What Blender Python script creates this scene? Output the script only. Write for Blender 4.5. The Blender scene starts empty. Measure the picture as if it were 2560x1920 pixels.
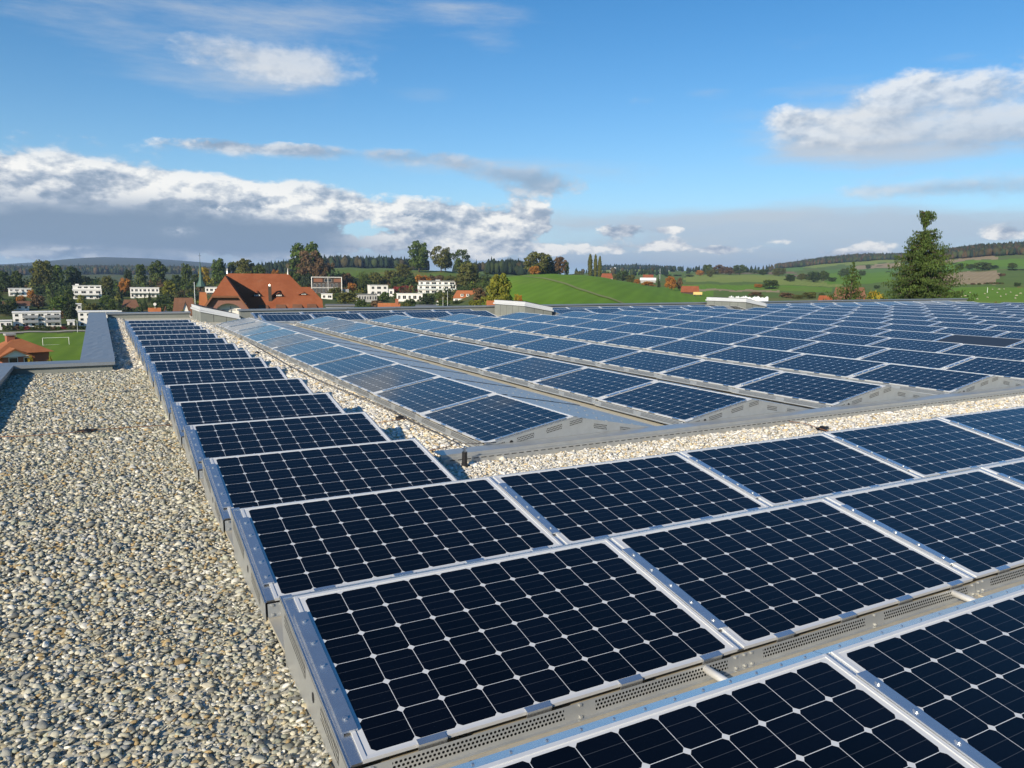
import bpy, bmesh, math, random
import numpy as np
from mathutils import Vector, Matrix
R_ = math.radians
rng = np.random.default_rng(7)
random.seed(7)
S = bpy.context.scene
COL = S.collection

# ------------------------------------------------------------------ camera
F_PX, PITCH, YAW, ROLL, CAM_H = 1905.6, 0.1374, 0.4955, 0.0089, 1.675   # focal length in pixels of a 2560 wide picture
fw = Vector((math.sin(YAW)*math.cos(PITCH), math.cos(YAW)*math.cos(PITCH), -math.sin(PITCH)))
rt0 = Vector((math.cos(YAW), -math.sin(YAW), 0)); up0 = rt0.cross(fw)
rt = rt0*math.cos(ROLL) + up0*math.sin(ROLL); up = up0*math.cos(ROLL) - rt0*math.sin(ROLL)
cd = bpy.data.cameras.new('camera'); cam = bpy.data.objects.new('camera', cd); COL.objects.link(cam)
cd.sensor_width = 36; cd.lens = 36*F_PX/2560; cd.clip_start = 0.05; cd.clip_end = 60000
M = Matrix.Identity(4)
for i in range(3):
    M[i][0] = rt[i]; M[i][1] = up[i]; M[i][2] = -fw[i]
M[2][3] = CAM_H
cam.matrix_world = M
S.camera = cam

def ray(u, v):
    d = fw*F_PX + rt*(u-1280) - up*(v-960)
    return d
def azel(u, v):
    d = ray(u, v); return math.atan2(d.x, d.y), math.atan2(d.z, math.hypot(d.x, d.y))
def cos2(u, v):
    d = ray(u, v); return (d.dot(fw)/d.length)**2
def at(u, v, D):
    """point at horizontal distance D seen at photo pixel (u, v)"""
    d = ray(u, v); k = D/math.hypot(d.x, d.y)
    return Vector((d.x*k, d.y*k, CAM_H + d.z*k))

# ------------------------------------------------------------------ light
SUN = Vector((-1.9, -1.2, 1.0)).normalized()          # direction towards the sun
SUN_EL = math.asin(SUN.z); SUN_AZ = math.atan2(SUN.x, SUN.y)
sl = bpy.data.lights.new('sun', 'SUN'); sun = bpy.data.objects.new('sun', sl); COL.objects.link(sun)
sl.energy = 4.6; sl.angle = R_(0.53); sl.color = (1.0, 0.88, 0.69)
sun.rotation_euler = SUN.to_track_quat('Z', 'Y').to_euler(); sun.location = (-20, -20, 30)
S.view_settings.view_transform = 'Standard'; S.view_settings.look = 'None'
S.view_settings.exposure = 0.45; S.view_settings.gamma = 1
S.view_settings.use_curve_mapping = False
S.cycles.max_bounces = 6; S.cycles.glossy_bounces = 3; S.cycles.diffuse_bounces = 3
S.cycles.transmission_bounces = 4; S.cycles.volume_bounces = 0; S.cycles.transparent_max_bounces = 8

class NT:
    """small helper for node graphs"""
    def __init__(s, tree): s.t = tree; s.n = tree.nodes; s.l = tree.links
    def new(s, kind, **kw):
        nd = s.n.new(kind)
        for k, v in kw.items(): setattr(nd, k, v)
        return nd
    def put(s, sock, v):
        if isinstance(v, bpy.types.NodeSocket): s.l.new(v, sock)
        elif isinstance(v, (tuple, list)) and len(v) == 3 and sock.type == 'RGBA': sock.default_value = (*v, 1)
        else: sock.default_value = v
    def m(s, op, a, b=None, c=None, clamp=False):
        nd = s.new('ShaderNodeMath', operation=op, use_clamp=clamp)
        s.put(nd.inputs[0], a)
        if b is not None: s.put(nd.inputs[1], b)
        if c is not None: s.put(nd.inputs[2], c)
        return nd.outputs[0]
    def mix(s, f, a, b, bt='MIX'):
        nd = s.new('ShaderNodeMix', data_type='RGBA', blend_type=bt)
        s.put(nd.inputs[0], f); s.put(nd.inputs[6], a); s.put(nd.inputs[7], b)
        return nd.outputs[2]
    def ramp(s, f, stops):
        nd = s.new('ShaderNodeValToRGB'); cr = nd.color_ramp
        while len(cr.elements) < len(stops): cr.elements.new(0.5)
        for e, (p, c) in zip(cr.elements, stops):
            e.position = p; e.color = (*c, 1) if len(c) == 3 else c
        s.put(nd.inputs[0], f); return nd.outputs[0]
    def noise(s, vec, scale, detail=4, rough=0.5, **kw):
        nd = s.new('ShaderNodeTexNoise', **kw)
        if vec is not None: s.put(nd.inputs['Vector'], vec)
        nd.inputs['Scale'].default_value = scale; nd.inputs['Detail'].default_value = detail
        nd.inputs['Roughness'].default_value = rough
        return nd
    def step(s, x, lo, hi):
        nd = s.new('ShaderNodeMapRange', interpolation_type='SMOOTHSTEP')
        s.put(nd.inputs[0], x); s.put(nd.inputs[1], lo); s.put(nd.inputs[2], hi)
        return nd.outputs[0]

# ------------------------------------------------------------------ sky with clouds
W = bpy.data.worlds.new('World'); S.world = W; W.use_nodes = True
w = NT(W.node_tree); w.n.clear()
sky = w.new('ShaderNodeTexSky', sky_type='NISHITA', sun_disc=False, sun_elevation=SUN_EL, sun_rotation=SUN_AZ % (2*math.pi))
sky.altitude = 500; sky.air_density = 1.0; sky.dust_density = 0.1; sky.ozone_density = 3.0
tc = w.new('ShaderNodeTexCoord')
nrm = w.new('ShaderNodeVectorMath', operation='NORMALIZE'); w.put(nrm.inputs[0], tc.outputs['Generated'])
sp = w.new('ShaderNodeSeparateXYZ'); w.put(sp.inputs[0], nrm.outputs[0])
DEG = 57.29578
EL = w.m('MULTIPLY', w.m('ARCSINE', sp.outputs[2]), DEG)
AZ = w.m('MULTIPLY', w.m('ARCTAN2', sp.outputs[0], sp.outputs[1]), DEG)
def sky_px(u, v):        # photo pixel (2212 wide view) -> degrees
    a, e = azel(u*2560/2212, v*2560/2212); return math.degrees(a), math.degrees(e)
def blob(u, v, su, sv, amp):
    a, e = sky_px(u, v); k = 57.3/1646.6
    x = w.m('DIVIDE', w.m('SUBTRACT', AZ, a), su*k); y = w.m('DIVIDE', w.m('SUBTRACT', EL, e), sv*k)
    d = w.m('ADD', w.m('MULTIPLY', x, x), w.m('MULTIPLY', y, y))
    return w.m('MULTIPLY', w.m('EXPONENT', w.m('MULTIPLY', d, -1.0)), amp)
def blobs(lst):
    o = None
    for b in lst:
        v = blob(*b); o = v if o is None else w.m('ADD', o, v)
    return o
def cvec(dx, dy, sx, sy, z):
    c = w.new('ShaderNodeCombineXYZ')
    w.put(c.inputs[0], w.m('MULTIPLY', w.m('ADD', AZ, dx), sx)); w.put(c.inputs[1], w.m('MULTIPLY', w.m('ADD', EL, dy), sy)); c.inputs[2].default_value = z
    return c.outputs[0]
# heaped clouds: bank on the left, heap in the middle, cloud on the right
heap = blobs([(-20, 395, 250, 72, .58), (230, 410, 230, 72, .56), (520, 445, 210, 60, .54), (130, 500, 360, 46, .62), (430, 505, 260, 42, .55), (680, 420, 130, 28, .42), (640, 520, 130, 26, .40),
              (930, 488, 84, 48, .80), (1090, 490, 105, 50, .80), (1010, 540, 170, 18, .35), (760, 452, 55, 24, .58), (650, 440, 50, 26, .45), (1435, 528, 44, 16, .60), (1340, 500, 60, 16, .46), (1300, 535, 110, 16, .44), (1560, 540, 70, 12, .42), (1690, 520, 60, 12, .42), (1900, 530, 50, 14, .46), (1800, 548, 90, 10, .38), (1440, 497, 40, 12, .44), (2180, 500, 60, 18, .4),
              (650, 140, 150, 40, .72), (540, 115, 140, 36, .52), (700, 60, 60, 40, .22), (2120, 260, 230, 70, .60), (1990, 185, 110, 46, .54), (1770, 262, 120, 40, .52), (1900, 300, 170, 30, .42), (2190, 200, 90, 70, .36), (2140, 405, 170, 24, .66), (1950, 410, 120, 14, .55),
              (1390, 218, 36, 13, .42), (1180, 400, 90, 24, .66), (1100, 375, 120, 16, .54), (960, 352, 140, 20, .58), (700, 330, 210, 16, .52), (520, 322, 120, 14, .4), (300, 560, 110, 8, .2), (1000, 40, 120, 28, .26)])
ha = w.noise(cvec(0, 0, .26, .48, 3.1), 1.0, 10, .60).outputs[0]
hb = w.noise(cvec(-.42, .50, .26, .48, 3.1), 1.0, 6, .56).outputs[0]
hw_ = w.noise(cvec(0, 0, .9, 1.5, 1.3), 1.0, 6, .62).outputs[0]
hd = w.m('ADD', w.m('SUBTRACT', heap, w.m('ADD', .02, w.m('MULTIPLY', w.m('SUBTRACT', 1.0, w.step(heap, .02, .22)), .8))), w.m('ADD', w.m('MULTIPLY', w.m('SUBTRACT', ha, .5), 1.7), w.m('MULTIPLY', w.m('SUBTRACT', hw_, .5), .32)))
soft = blobs([(650, 140, 330, 90, 1.0), (2050, 280, 420, 130, 1.0), (1050, 370, 500, 50, .9), (700, 40, 500, 60, 1.0), (1390, 218, 90, 40, 1.0), (300, 330, 500, 26, .5), (2150, 405, 300, 40, .8)])       # thin, soft edged clouds
hcov = w.m('MULTIPLY', w.step(hd, .22, w.m('ADD', .38, w.m('MULTIPLY', soft, .55))), w.m('SUBTRACT', 1.0, w.m('MULTIPLY', w.m('MINIMUM', soft, 1.0), .24)))
lit = w.m('ADD', .66, w.m('ADD', w.m('MULTIPLY', w.m('SUBTRACT', ha, hb), 4.4), w.m('MULTIPLY', w.m('SUBTRACT', hw_, .5), .5)), clamp=True)
dark = blobs([(60, 490, 330, 44, 1.0), (420, 512, 300, 34, .95), (600, 530, 170, 22, .7), (230, 450, 240, 26, .35), (620, 490, 130, 24, .45), (2150, 320, 220, 36, .40), (2180, 415, 190, 26, .45), (1180, 400, 120, 30, .5), (1060, 375, 140, 22, .4), (800, 330, 260, 20, .45), (590, 445, 45, 20, -.7), (680, 455, 45, 18, -.7), (785, 452, 60, 22, -.7), (470, 450, 30, 10, -.5), (920, 470, 110, 40, -.4), (1100, 480, 110, 40, -.4)])
sf = w.m('MULTIPLY', w.m('MINIMUM', soft, 1.0), .72)
lit = w.m('ADD', w.m('MULTIPLY', lit, w.m('SUBTRACT', 1.0, sf)), w.m('MULTIPLY', sf, .64))
dark = w.m('MULTIPLY', w.m('MAXIMUM', dark, 0.0), w.m('ADD', .55, w.m('MULTIPLY', hb, .9)))
lit2 = w.m('MULTIPLY', lit, w.m('SUBTRACT', 1.0, w.m('MULTIPLY', dark, .90), clamp=True))
puff = w.m('MULTIPLY', blobs([(470, 450, 34, 10, .9), (585, 442, 44, 20, 1.0), (680, 455, 40, 17, 1.0), (785, 452, 56, 20, 1.0), (900, 470, 60, 30, .8), (1100, 480, 70, 34, .8), (390, 500, 26, 8, .6), (130, 538, 90, 7, .6), (420, 548, 60, 6, .5), (110, 385, 60, 30, .4)]), w.step(w.m('ADD', w.m('MULTIPLY', hw_, .6), w.m('MULTIPLY', ha, .4)), .42, .56))
lit2 = w.m('MAXIMUM', lit2, w.m('MINIMUM', puff, .95))
hcol = w.ramp(lit2, [(0.0, (.20, .27, .37)), (.35, (.34, .40, .49)), (.7, (.66, .68, .70)), (1.0, (.97, .94, .88))])
# thin veils and streaks
veil = blobs([(330, 60, 360, 66, .36), (700, 20, 300, 44, .32), (460, 180, 240, 30, .36), (640, 150, 200, 50, .22), (2050, 270, 330, 110, .34), (1780, 290, 170, 60, .3), (1150, 380, 260, 40, .3), (1500, 480, 420, 30, .3), (200, 335, 420, 16, .24), (980, 350, 160, 16, .22), (1080, 90, 60, 26, .24), (1000, 20, 160, 26, .3),
              (1700, 512, 720, 52, .66), (2000, 490, 300, 40, .30), (300, 562, 560, 22, .70), (1000, 562, 560, 22, .62), (1800, 565, 500, 20, .5), (1740, 325, 60, 14, .30), (1950, 335, 170, 24, .30), (930, 200, 80, 16, .25), (1520, 200, 60, 12, .2), (2080, 120, 60, 10, .25)])
va = w.noise(cvec(0, 0, .09, .55, 9.7), 1.0, 9, .64).outputs[0]
vcov = w.m('MULTIPLY', w.step(w.m('ADD', veil, w.m('MULTIPLY', w.m('SUBTRACT', va, .5), 1.0)), .14, .80), .88)
vcol = w.mix(w.step(EL, .5, 9.0), (.58, .70, .84), (.66, .74, .84))
vcol = w.mix(w.m('MULTIPLY', w.step(va, .48, .66), .5), vcol, (.72, .76, .80))
hs = w.new('ShaderNodeHueSaturation'); w.put(hs.inputs['Color'], sky.outputs[0]); hs.inputs['Saturation'].default_value = 1.32
hzn = w.m('EXPONENT', w.m('MULTIPLY', w.m('MAXIMUM', EL, 0.0), -.16))
skyc = w.mix(w.m('MULTIPLY', hzn, .85), hs.outputs[0], (3.1, 5.3, 7.6))
bg = w.new('ShaderNodeBackground'); w.put(bg.inputs[0], skyc); bg.inputs[1].default_value = 0.095
bv = w.new('ShaderNodeBackground'); w.put(bv.inputs[0], vcol); bv.inputs[1].default_value = 0.62
bh = w.new('ShaderNodeBackground'); w.put(bh.inputs[0], hcol); bh.inputs[1].default_value = 0.85
m1 = w.new('ShaderNodeMixShader'); w.put(m1.inputs[0], vcov); w.l.new(bg.outputs[0], m1.inputs[1]); w.l.new(bv.outputs[0], m1.inputs[2])
m2 = w.new('ShaderNodeMixShader'); w.put(m2.inputs[0], w.m('MULTIPLY', hcov, .96)); w.l.new(m1.outputs[0], m2.inputs[1]); w.l.new(bh.outputs[0], m2.inputs[2])
wo = w.new('ShaderNodeOutputWorld'); w.l.new(m2.outputs[0], wo.inputs[0])
W.cycles.sampling_method = 'MANUAL'; W.cycles.sample_map_resolution = 1024

# ------------------------------------------------------------------ mesh helpers
class MB:
    """collects faces; build() links them as ONE mesh object"""
    def __init__(s): s.v = []; s.f = []; s.m = []; s.uv = []
    def face(s, pts, mi=0, uv=None):
        b = len(s.v); s.v += [tuple(p) for p in pts]; s.f.append(tuple(range(b, b+len(pts)))); s.m.append(mi); s.uv.append(uv)
    def hexa(s, p, mi=0, mtop=None, uvtop=None):
        """8 points: bottom 4 (ccw from above) then top 4"""
        for k, q in enumerate([(3, 2, 1, 0), (4, 5, 6, 7), (0, 1, 5, 4), (1, 2, 6, 5), (2, 3, 7, 6), (3, 0, 4, 7)]):
            top = k == 1
            s.face([p[i] for i in q], mtop if (top and mtop is not None) else mi, uvtop if top else None)
    def box(s, x0, x1, y0, y1, z0, z1, mi=0, T=None, mtop=None):
        p = [(x0, y0, z0), (x1, y0, z0), (x1, y1, z0), (x0, y1, z0), (x0, y0, z1), (x1, y0, z1), (x1, y1, z1), (x0, y1, z1)]
        if T: p = [T(*q) for q in p]
        s.hexa(p, mi, mtop)
    def tube(s, pts, r, n=8, mi=0, caps=True):
        pts = [Vector(p) for p in pts]; rings = []
        rs = r if isinstance(r, (list, tuple)) else [r]*len(pts)
        for i, p in enumerate(pts):
            d = (pts[min(i+1, len(pts)-1)] - pts[max(i-1, 0)]).normalized()
            a = d.cross(Vector((0, 0, 1)))
            if a.length < .05: a = d.cross(Vector((1, 0, 0)))
            a.normalize(); b = d.cross(a)
            rings.append([p + (a*math.cos(2*math.pi*k/n) + b*math.sin(2*math.pi*k/n))*rs[i] for k in range(n)])
        for A, B in zip(rings, rings[1:]):
            for k in range(n): s.face([A[k], A[(k+1) % n], B[(k+1) % n], B[k]], mi)
        if caps: s.face(rings[0][::-1], mi); s.face(rings[-1], mi)
    def prism(s, poly, y0, y1, mi=0):
        """polygon in xz extruded along y"""
        s.face([(x, y0, z) for x, z in poly], mi); s.face([(x, y1, z) for x, z in poly][::-1], mi)
        n = len(poly)
        for i in range(n):
            (xa, za), (xb, zb) = poly[i], poly[(i+1) % n]
            s.face([(xa, y0, za), (xa, y1, za), (xb, y1, zb), (xb, y0, zb)], mi)
    def build(s, name, mats, parent=None, smooth=False, merge=True):
        me = bpy.data.meshes.new(name); me.from_pydata(s.v, [], s.f)
        for mt in (mats if isinstance(mats, (list, tuple)) else [mats]): me.materials.append(mt)
        me.polygons.foreach_set('material_index', s.m)
        if any(u is not None for u in s.uv):
            ul = me.uv_layers.new(name='UVMap'); k = 0; dat = [0.0]*(2*len(me.loops))
            for f, u in zip(s.f, s.uv):
                for i in range(len(f)):
                    if u is not None: dat[2*k], dat[2*k+1] = u[i]
                    k += 1
            ul.data.foreach_set('uv', dat)
        if merge:
            bm = bmesh.new(); bm.from_mesh(me); bmesh.ops.remove_doubles(bm, verts=bm.verts, dist=1e-5)
            bmesh.ops.recalc_face_normals(bm, faces=bm.faces); bm.to_mesh(me); bm.free()
        if smooth: me.polygons.foreach_set('use_smooth', [True]*len(me.polygons))
        me.update()
        o = bpy.data.objects.new(name, me); COL.objects.link(o)
        if parent: o.parent = parent
        return o
def tag(o, label=None, cat=None, group=None, kind=None):
    if label: o['label'] = label
    if cat: o['category'] = cat
    if group: o['group'] = group
    if kind: o['kind'] = kind
    return o
def empty(name, loc, rz=0.0):
    o = bpy.data.objects.new(name, None); COL.objects.link(o); o.location = loc; o.rotation_euler = (0, 0, rz); o.empty_display_size = .2
    return o
def copy_tree(o, parent=None):
    c = o.copy(); COL.objects.link(c); c.parent = parent
    for ch in list(o.children): copy_tree(ch, c)
    return c
ORD = 'zeroth first second third fourth fifth sixth seventh eighth ninth tenth eleventh twelfth thirteenth fourteenth fifteenth sixteenth seventeenth eighteenth nineteenth twentieth'.split()

# ------------------------------------------------------------------ materials
def mat(name):
    m = bpy.data.materials.new(name); m.use_nodes = True; t = NT(m.node_tree)
    return m, t, t.n['Principled BSDF']
def plain(name, col, rough=.6, metal=0.0, var=.12, scale=3.0, spec=.4, bump=0.0):
    m, t, b = mat(name)
    co = t.new('ShaderNodeTexCoord').outputs['Object']
    n = t.noise(co, scale, 5, .6).outputs[0]
    k = t.m('ADD', 1-var, t.m('MULTIPLY', n, 2*var))
    c = t.mix(1.0, col, (1, 1, 1), 'MULTIPLY')
    mul = t.new('ShaderNodeVectorMath', operation='SCALE'); t.put(mul.inputs[0], c); t.put(mul.inputs['Scale'], k)
    t.put(b.inputs['Base Color'], mul.outputs[0])
    t.put(b.inputs['Roughness'], t.m('ADD', rough-.08, t.m('MULTIPLY', n, .16)))
    b.inputs['Metallic'].default_value = metal; b.inputs['Specular IOR Level'].default_value = spec
    if bump:
        bp = t.new('ShaderNodeBump'); bp.inputs['Strength'].default_value = bump; bp.inputs['Distance'].default_value = .02
        t.put(bp.inputs['Height'], n); t.put(b.inputs['Normal'], bp.outputs[0])
    return m
M_ = {}
M_['galv'] = plain('galvanised_sheet', (.50, .51, .50), .42, .62, .16, 9)
M_['flange'] = plain('bright_folded_sheet', (.66, .68, .70), .26, .88, .12, 14)
M_['deck'] = plain('dull_deck_sheet', (.58, .53, .42), .5, .45, .18, 6)
M_['alu'] = plain('white_aluminium_frame', (.68, .69, .70), .38, .25, .05, 20)
M_['black'] = plain('black_plastic', (.018, .018, .02), .45, 0, .2, 30)
M_['cap'] = plain('blue_grey_cap_sheet', (.27, .29, .31), .40, .45, .16, 2.2)
M_['clad'] = plain('grey_fibre_cement', (.20, .215, .20), .8, 0, .25, 4)
M_['dark'] = plain('dark_opening', (.02, .02, .022), .7)
M_['copper'] = plain('rusty_wire', (.22, .10, .05), .6, .3)
M_['cable'] = plain('grey_cable', (.09, .09, .095), .6)
M_['steel'] = plain('steel_wire', (.5, .5, .5), .3, 1.0)
M_['whitemetal'] = plain('white_coated_sheet', (.80, .81, .82), .45, 0, .06, 3)
M_['pipe'] = plain('pale_drain_pipe', (.78, .77, .74), .35, .3, .05, 8)

def perforated():
    m, t, b = mat('perforated_sheet')
    uv = t.new('ShaderNodeUVMap').outputs[0]
    s = t.new('ShaderNodeSeparateXYZ'); t.put(s.inputs[0], uv)
    P = .0160
    yy = t.m('DIVIDE', s.outputs[1], P*.88); row = t.m('FLOOR', yy)
    xx = t.m('ADD', t.m('DIVIDE', s.outputs[0], P), t.m('MULTIPLY', t.m('MODULO', row, 2.0), .5))
    fx = t.m('SUBTRACT', t.m('FRACT', xx), .5); fy = t.m('SUBTRACT', t.m('FRACT', yy), .5)
    d = t.m('SQRT', t.m('ADD', t.m('MULTIPLY', fx, fx), t.m('MULTIPLY', fy, fy)))
    hole = t.step(d, .37, .31)
    t.put(b.inputs['Base Color'], t.mix(hole, (.50, .51, .50), (.008, .008, .009)))
    t.put(b.inputs['Metallic'], t.m('MULTIPLY', t.m('SUBTRACT', 1.0, hole), .62)); t.put(b.inputs['Roughness'], t.m('ADD', .34, t.m('MULTIPLY', hole, .6)))
    t.put(b.inputs['Specular IOR Level'], t.m('MULTIPLY', t.m('SUBTRACT', 1.0, hole), .5))
    return m
M_['perf'] = perforated()

def cells(name, plain_dark=False):
    m, t, b = mat(name)
    uv = t.new('ShaderNodeUVMap').outputs[0]
    s = t.new('ShaderNodeSeparateXYZ'); t.put(s.inputs[0], uv)
    P = .158
    if plain_dark:
        t.put(b.inputs['Base Color'], (.032, .040, .054)); b.inputs['Roughness'].default_value = .6
    else:
        cx = t.m('DIVIDE', t.m('SUBTRACT', s.outputs[0], .035), P); cy = t.m('DIVIDE', t.m('SUBTRACT', s.outputs[1], .021), P)
        fx = t.m('ABSOLUTE', t.m('MULTIPLY', t.m('SUBTRACT', t.m('FRACT', cx), .5), P)); fys = t.m('MULTIPLY', t.m('SUBTRACT', t.m('FRACT', cy), .5), P)
        fy = t.m('ABSOLUTE', fys)
        inx = t.m('MULTIPLY', t.m('GREATER_THAN', cx, 0.0), t.m('LESS_THAN', cx, 10.0)); iny = t.m('MULTIPLY', t.m('GREATER_THAN', cy, 0.0), t.m('LESS_THAN', cy, 6.0))
        c = t.m('MULTIPLY', t.m('LESS_THAN', fx, .0778), t.m('LESS_THAN', fy, .0778))
        c = t.m('MULTIPLY', c, t.m('LESS_THAN', t.m('ADD', fx, fy), .1412))
        c = t.m('MULTIPLY', c, t.m('MULTIPLY', inx, iny))
        bus = t.m('LESS_THAN', t.m('ABSOLUTE', t.m('SUBTRACT', fy, .026)), .0008)
        idn = t.new('ShaderNodeTexWhiteNoise', noise_dimensions='3D'); cc = t.new('ShaderNodeCombineXYZ')
        oi = t.new('ShaderNodeObjectInfo')
        t.put(cc.inputs[0], t.m('FLOOR', cx)); t.put(cc.inputs[1], t.m('FLOOR', cy)); t.put(cc.inputs[2], t.m('MULTIPLY', oi.outputs['Random'], 91.0)); t.put(idn.inputs[0], cc.outputs[0])
        ccol = t.mix(idn.outputs[0], (.0010, .0014, .0036), (.0018, .0026, .0066))
        ccol = t.mix(bus, ccol, (.05, .055, .065))
        t.put(b.inputs['Base Color'], t.mix(c, (.60, .61, .62), ccol)); b.inputs['Roughness'].default_value = .5
    b.inputs['Specular IOR Level'].default_value = .06
    b.inputs['Coat Weight'].default_value = 0.22 if plain_dark else 0.86; b.inputs['Coat IOR'].default_value = 1.25
    du = t.noise(uv, 2.2, 4, .6).outputs[0]
    t.put(b.inputs['Coat Roughness'], t.m('ADD', .025, t.m('MULTIPLY', du, .03)))
    return m
M_['cells'] = cells('solar_cells'); M_['plaincells'] = cells('plain_dark_laminate', True)

# ================================================================== the roof
def zroof(x, y):
    return .0045*max(y, 0) + .005*max(x-3.0, 0)
def on_roof(u, v, dz=0.0):
    """point of the roof plane (plus dz) seen at photo pixel (u, v)"""
    d = ray(u, v); p = Vector((0, 0, CAM_H)); k = (dz-CAM_H)/d.z
    for _ in range(6):
        q = p + d*k; k = (zroof(q.x, q.y)+dz-CAM_H)/d.z
    return p + d*k
TILT = .183; CT, ST = math.cos(TILT), math.sin(TILT); ZL = .0995
L_, W_ = 1.65, .99
def PT(x, s, n): return (x, s*CT - n*ST, ZL + s*ST + n*CT)
def slab(mb, x0, x1, s0, s1, n0, n1, mi=0): mb.box(x0, x1, s0, s1, n0, n1, mi, T=PT)

def make_panel(field=False, skirt=True):
    root = empty('solar_panel', (0, 0, 0))
    m = MB()
    p = [PT(*q) for q in [(0, 0, -.006), (L_, 0, -.006), (L_, W_, -.006), (0, W_, -.006), (0, 0, 0), (L_, 0, 0), (L_, W_, 0), (0, W_, 0)]]
    m.hexa(p, 1, 0, [(0, 0), (L_, 0), (L_, W_), (0, W_)])
    m.build('laminate', [M_['cells'], M_['whitemetal']], root)
    m = MB()                                        # thin frame round the laminate
    slab(m, -.004, .011, -.004, W_+.004, -.012, .004); slab(m, L_-.011, L_+.004, -.004, W_+.004, -.012, .004)
    slab(m, .011, L_-.011, -.004, .010, -.012, .0035); slab(m, .011, L_-.011, W_-.010, W_+.004, -.012, .0035)
    m.build('frame', M_['alu'], root)
    m = MB()                                        # folded sheet along the high edge
    m.hexa([PT(*q) for q in ((-.043, W_+.005, -.010), (L_+.002, W_+.005, -.010), (L_+.002, W_+.052, -.030), (-.043, W_+.052, -.030), (-.043, W_+.005, .001), (L_+.002, W_+.005, .001), (L_+.002, W_+.052, -.019), (-.043, W_+.052, -.019))])
    for k in range(13): slab(m, .07+k*.125, .077+k*.125, W_+.024, W_+.031, -.012, -.004)
    m.build('top_flange', M_['flange'], root)
    m = MB()                                        # rail and screwed strip on the left edge
    slab(m, -.0425, -.005, -.004, W_+.004, -.014, -.003)
    slab(m, -.030, .0195, .13, .86, .0045, .012)
    slab(m, -.034, -.029, .13, .86, -.003, .0118)
    for k in range(5):
        s = .19+k*.15
        slab(m, -.016, .000, s-.0045, s+.0045, .012, .020); slab(m, -.0105, -.0055, s-.011, s+.011, .012, .017)
    m.build('clamp_strip', M_['flange'], root)
    for xc in (.24, .66, 1.08, 1.50):
        m = MB(); slab(m, xc-.052, xc+.052, -.010, .014, .004, .007); slab(m, xc-.052, xc+.052, -.0145, -.0095, -.020, .007)
        m.build('edge_clip', M_['flange'], root)
    m = MB()                                        # front sheet with the vent holes
    ya, za, yb, zb = -.020*CT, ZL-.014, -.030, .024
    H = math.hypot(ya-yb, za-zb)
    def fp(x, h): k = h/H; return (x, yb+(ya-yb)*k, zb+(za-zb)*k)
    zones = [(.09, .76), (.90, 1.575)]; h0, h1 = .013, .013+.01408*3
    xs = [-.0425, .09, .76, .90, 1.575, L_-.002]
    for i in range(5):
        x0, x1 = xs[i], xs[i+1]
        if i in (1, 3):
            m.face([fp(x0, 0), fp(x1, 0), fp(x1, h0), fp(x0, h0)]); m.face([fp(x0, h1), fp(x1, h1), fp(x1, H), fp(x0, H)])
            m.face([fp(x0, h0), fp(x1, h0), fp(x1, h1), fp(x0, h1)], 1, [(x0, .01408*4), (x1, .01408*4), (x1, .01408*7), (x0, .01408*7)])
        else: m.face([fp(x0, 0), fp(x1, 0), fp(x1, H), fp(x0, H)])
    for x in (-.02, .02, .83, 1.62):
        a = Vector(fp(x, .010)); m.box(a.x-.005, a.x+.005, a.y-.008, a.y, a.z-.005, a.z+.005)
        a = Vector(fp(x, .055)); m.box(a.x-.005, a.x+.005, a.y-.008, a.y, a.z-.005, a.z+.005)
    m.box(-.0425, L_-.002, yb-.014, yb, .0235, .026)
    m.build('vent_skirt', [M_['galv'], M_['perf']], root, merge=False)
    yh = (W_+.052)*CT; zh = ZL+(W_+.052)*ST-.024
    if field:
        m = MB()                                    # long sheet falling away behind the ridge
        a = [(yh-.002, zh-.004), (yh+.11, zh-.018), (yh+.115, zh-.030), (2.18, .045), (2.20, .012)]
        for (y0, z0), (y1, z1) in zip(a, a[1:]): m.face([(-.0425, y0, z0), (L_-.002, y0, z0), (L_-.002, y1, z1), (-.0425, y1, z1)])
        for k in range(9):                          # dimples in the sheet
            for j in (0.3, .62):
                y = yh+.115+(2.18-yh-.115)*j; z = zh-.03+(.045-zh+.03)*j; x = .1+k*.18
                m.box(x, x+.03, y, y+.012, z, z+.006)
        m.build('back_sheet', M_['galv'], root)
    else:
        m = MB()
        m.face([(-.0425, yh-.004, zh-.012), (L_-.002, yh-.004, zh-.012), (L_-.002, yh+.004, .006), (-.0425, yh+.004, .006)])
        m.build('back_sheet', M_['galv'], root)
        m = MB()
        m.box(-.0435, L_-.003, -.400, .25, 0.006, .0225)
        for x in (.35, 1.2): m.tube([(x, -.085, .022), (x, -.085, .033)], .010, 8, 1)
        m.build('gutter_deck', [M_['deck'], M_['black']], root)
    return root

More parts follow.
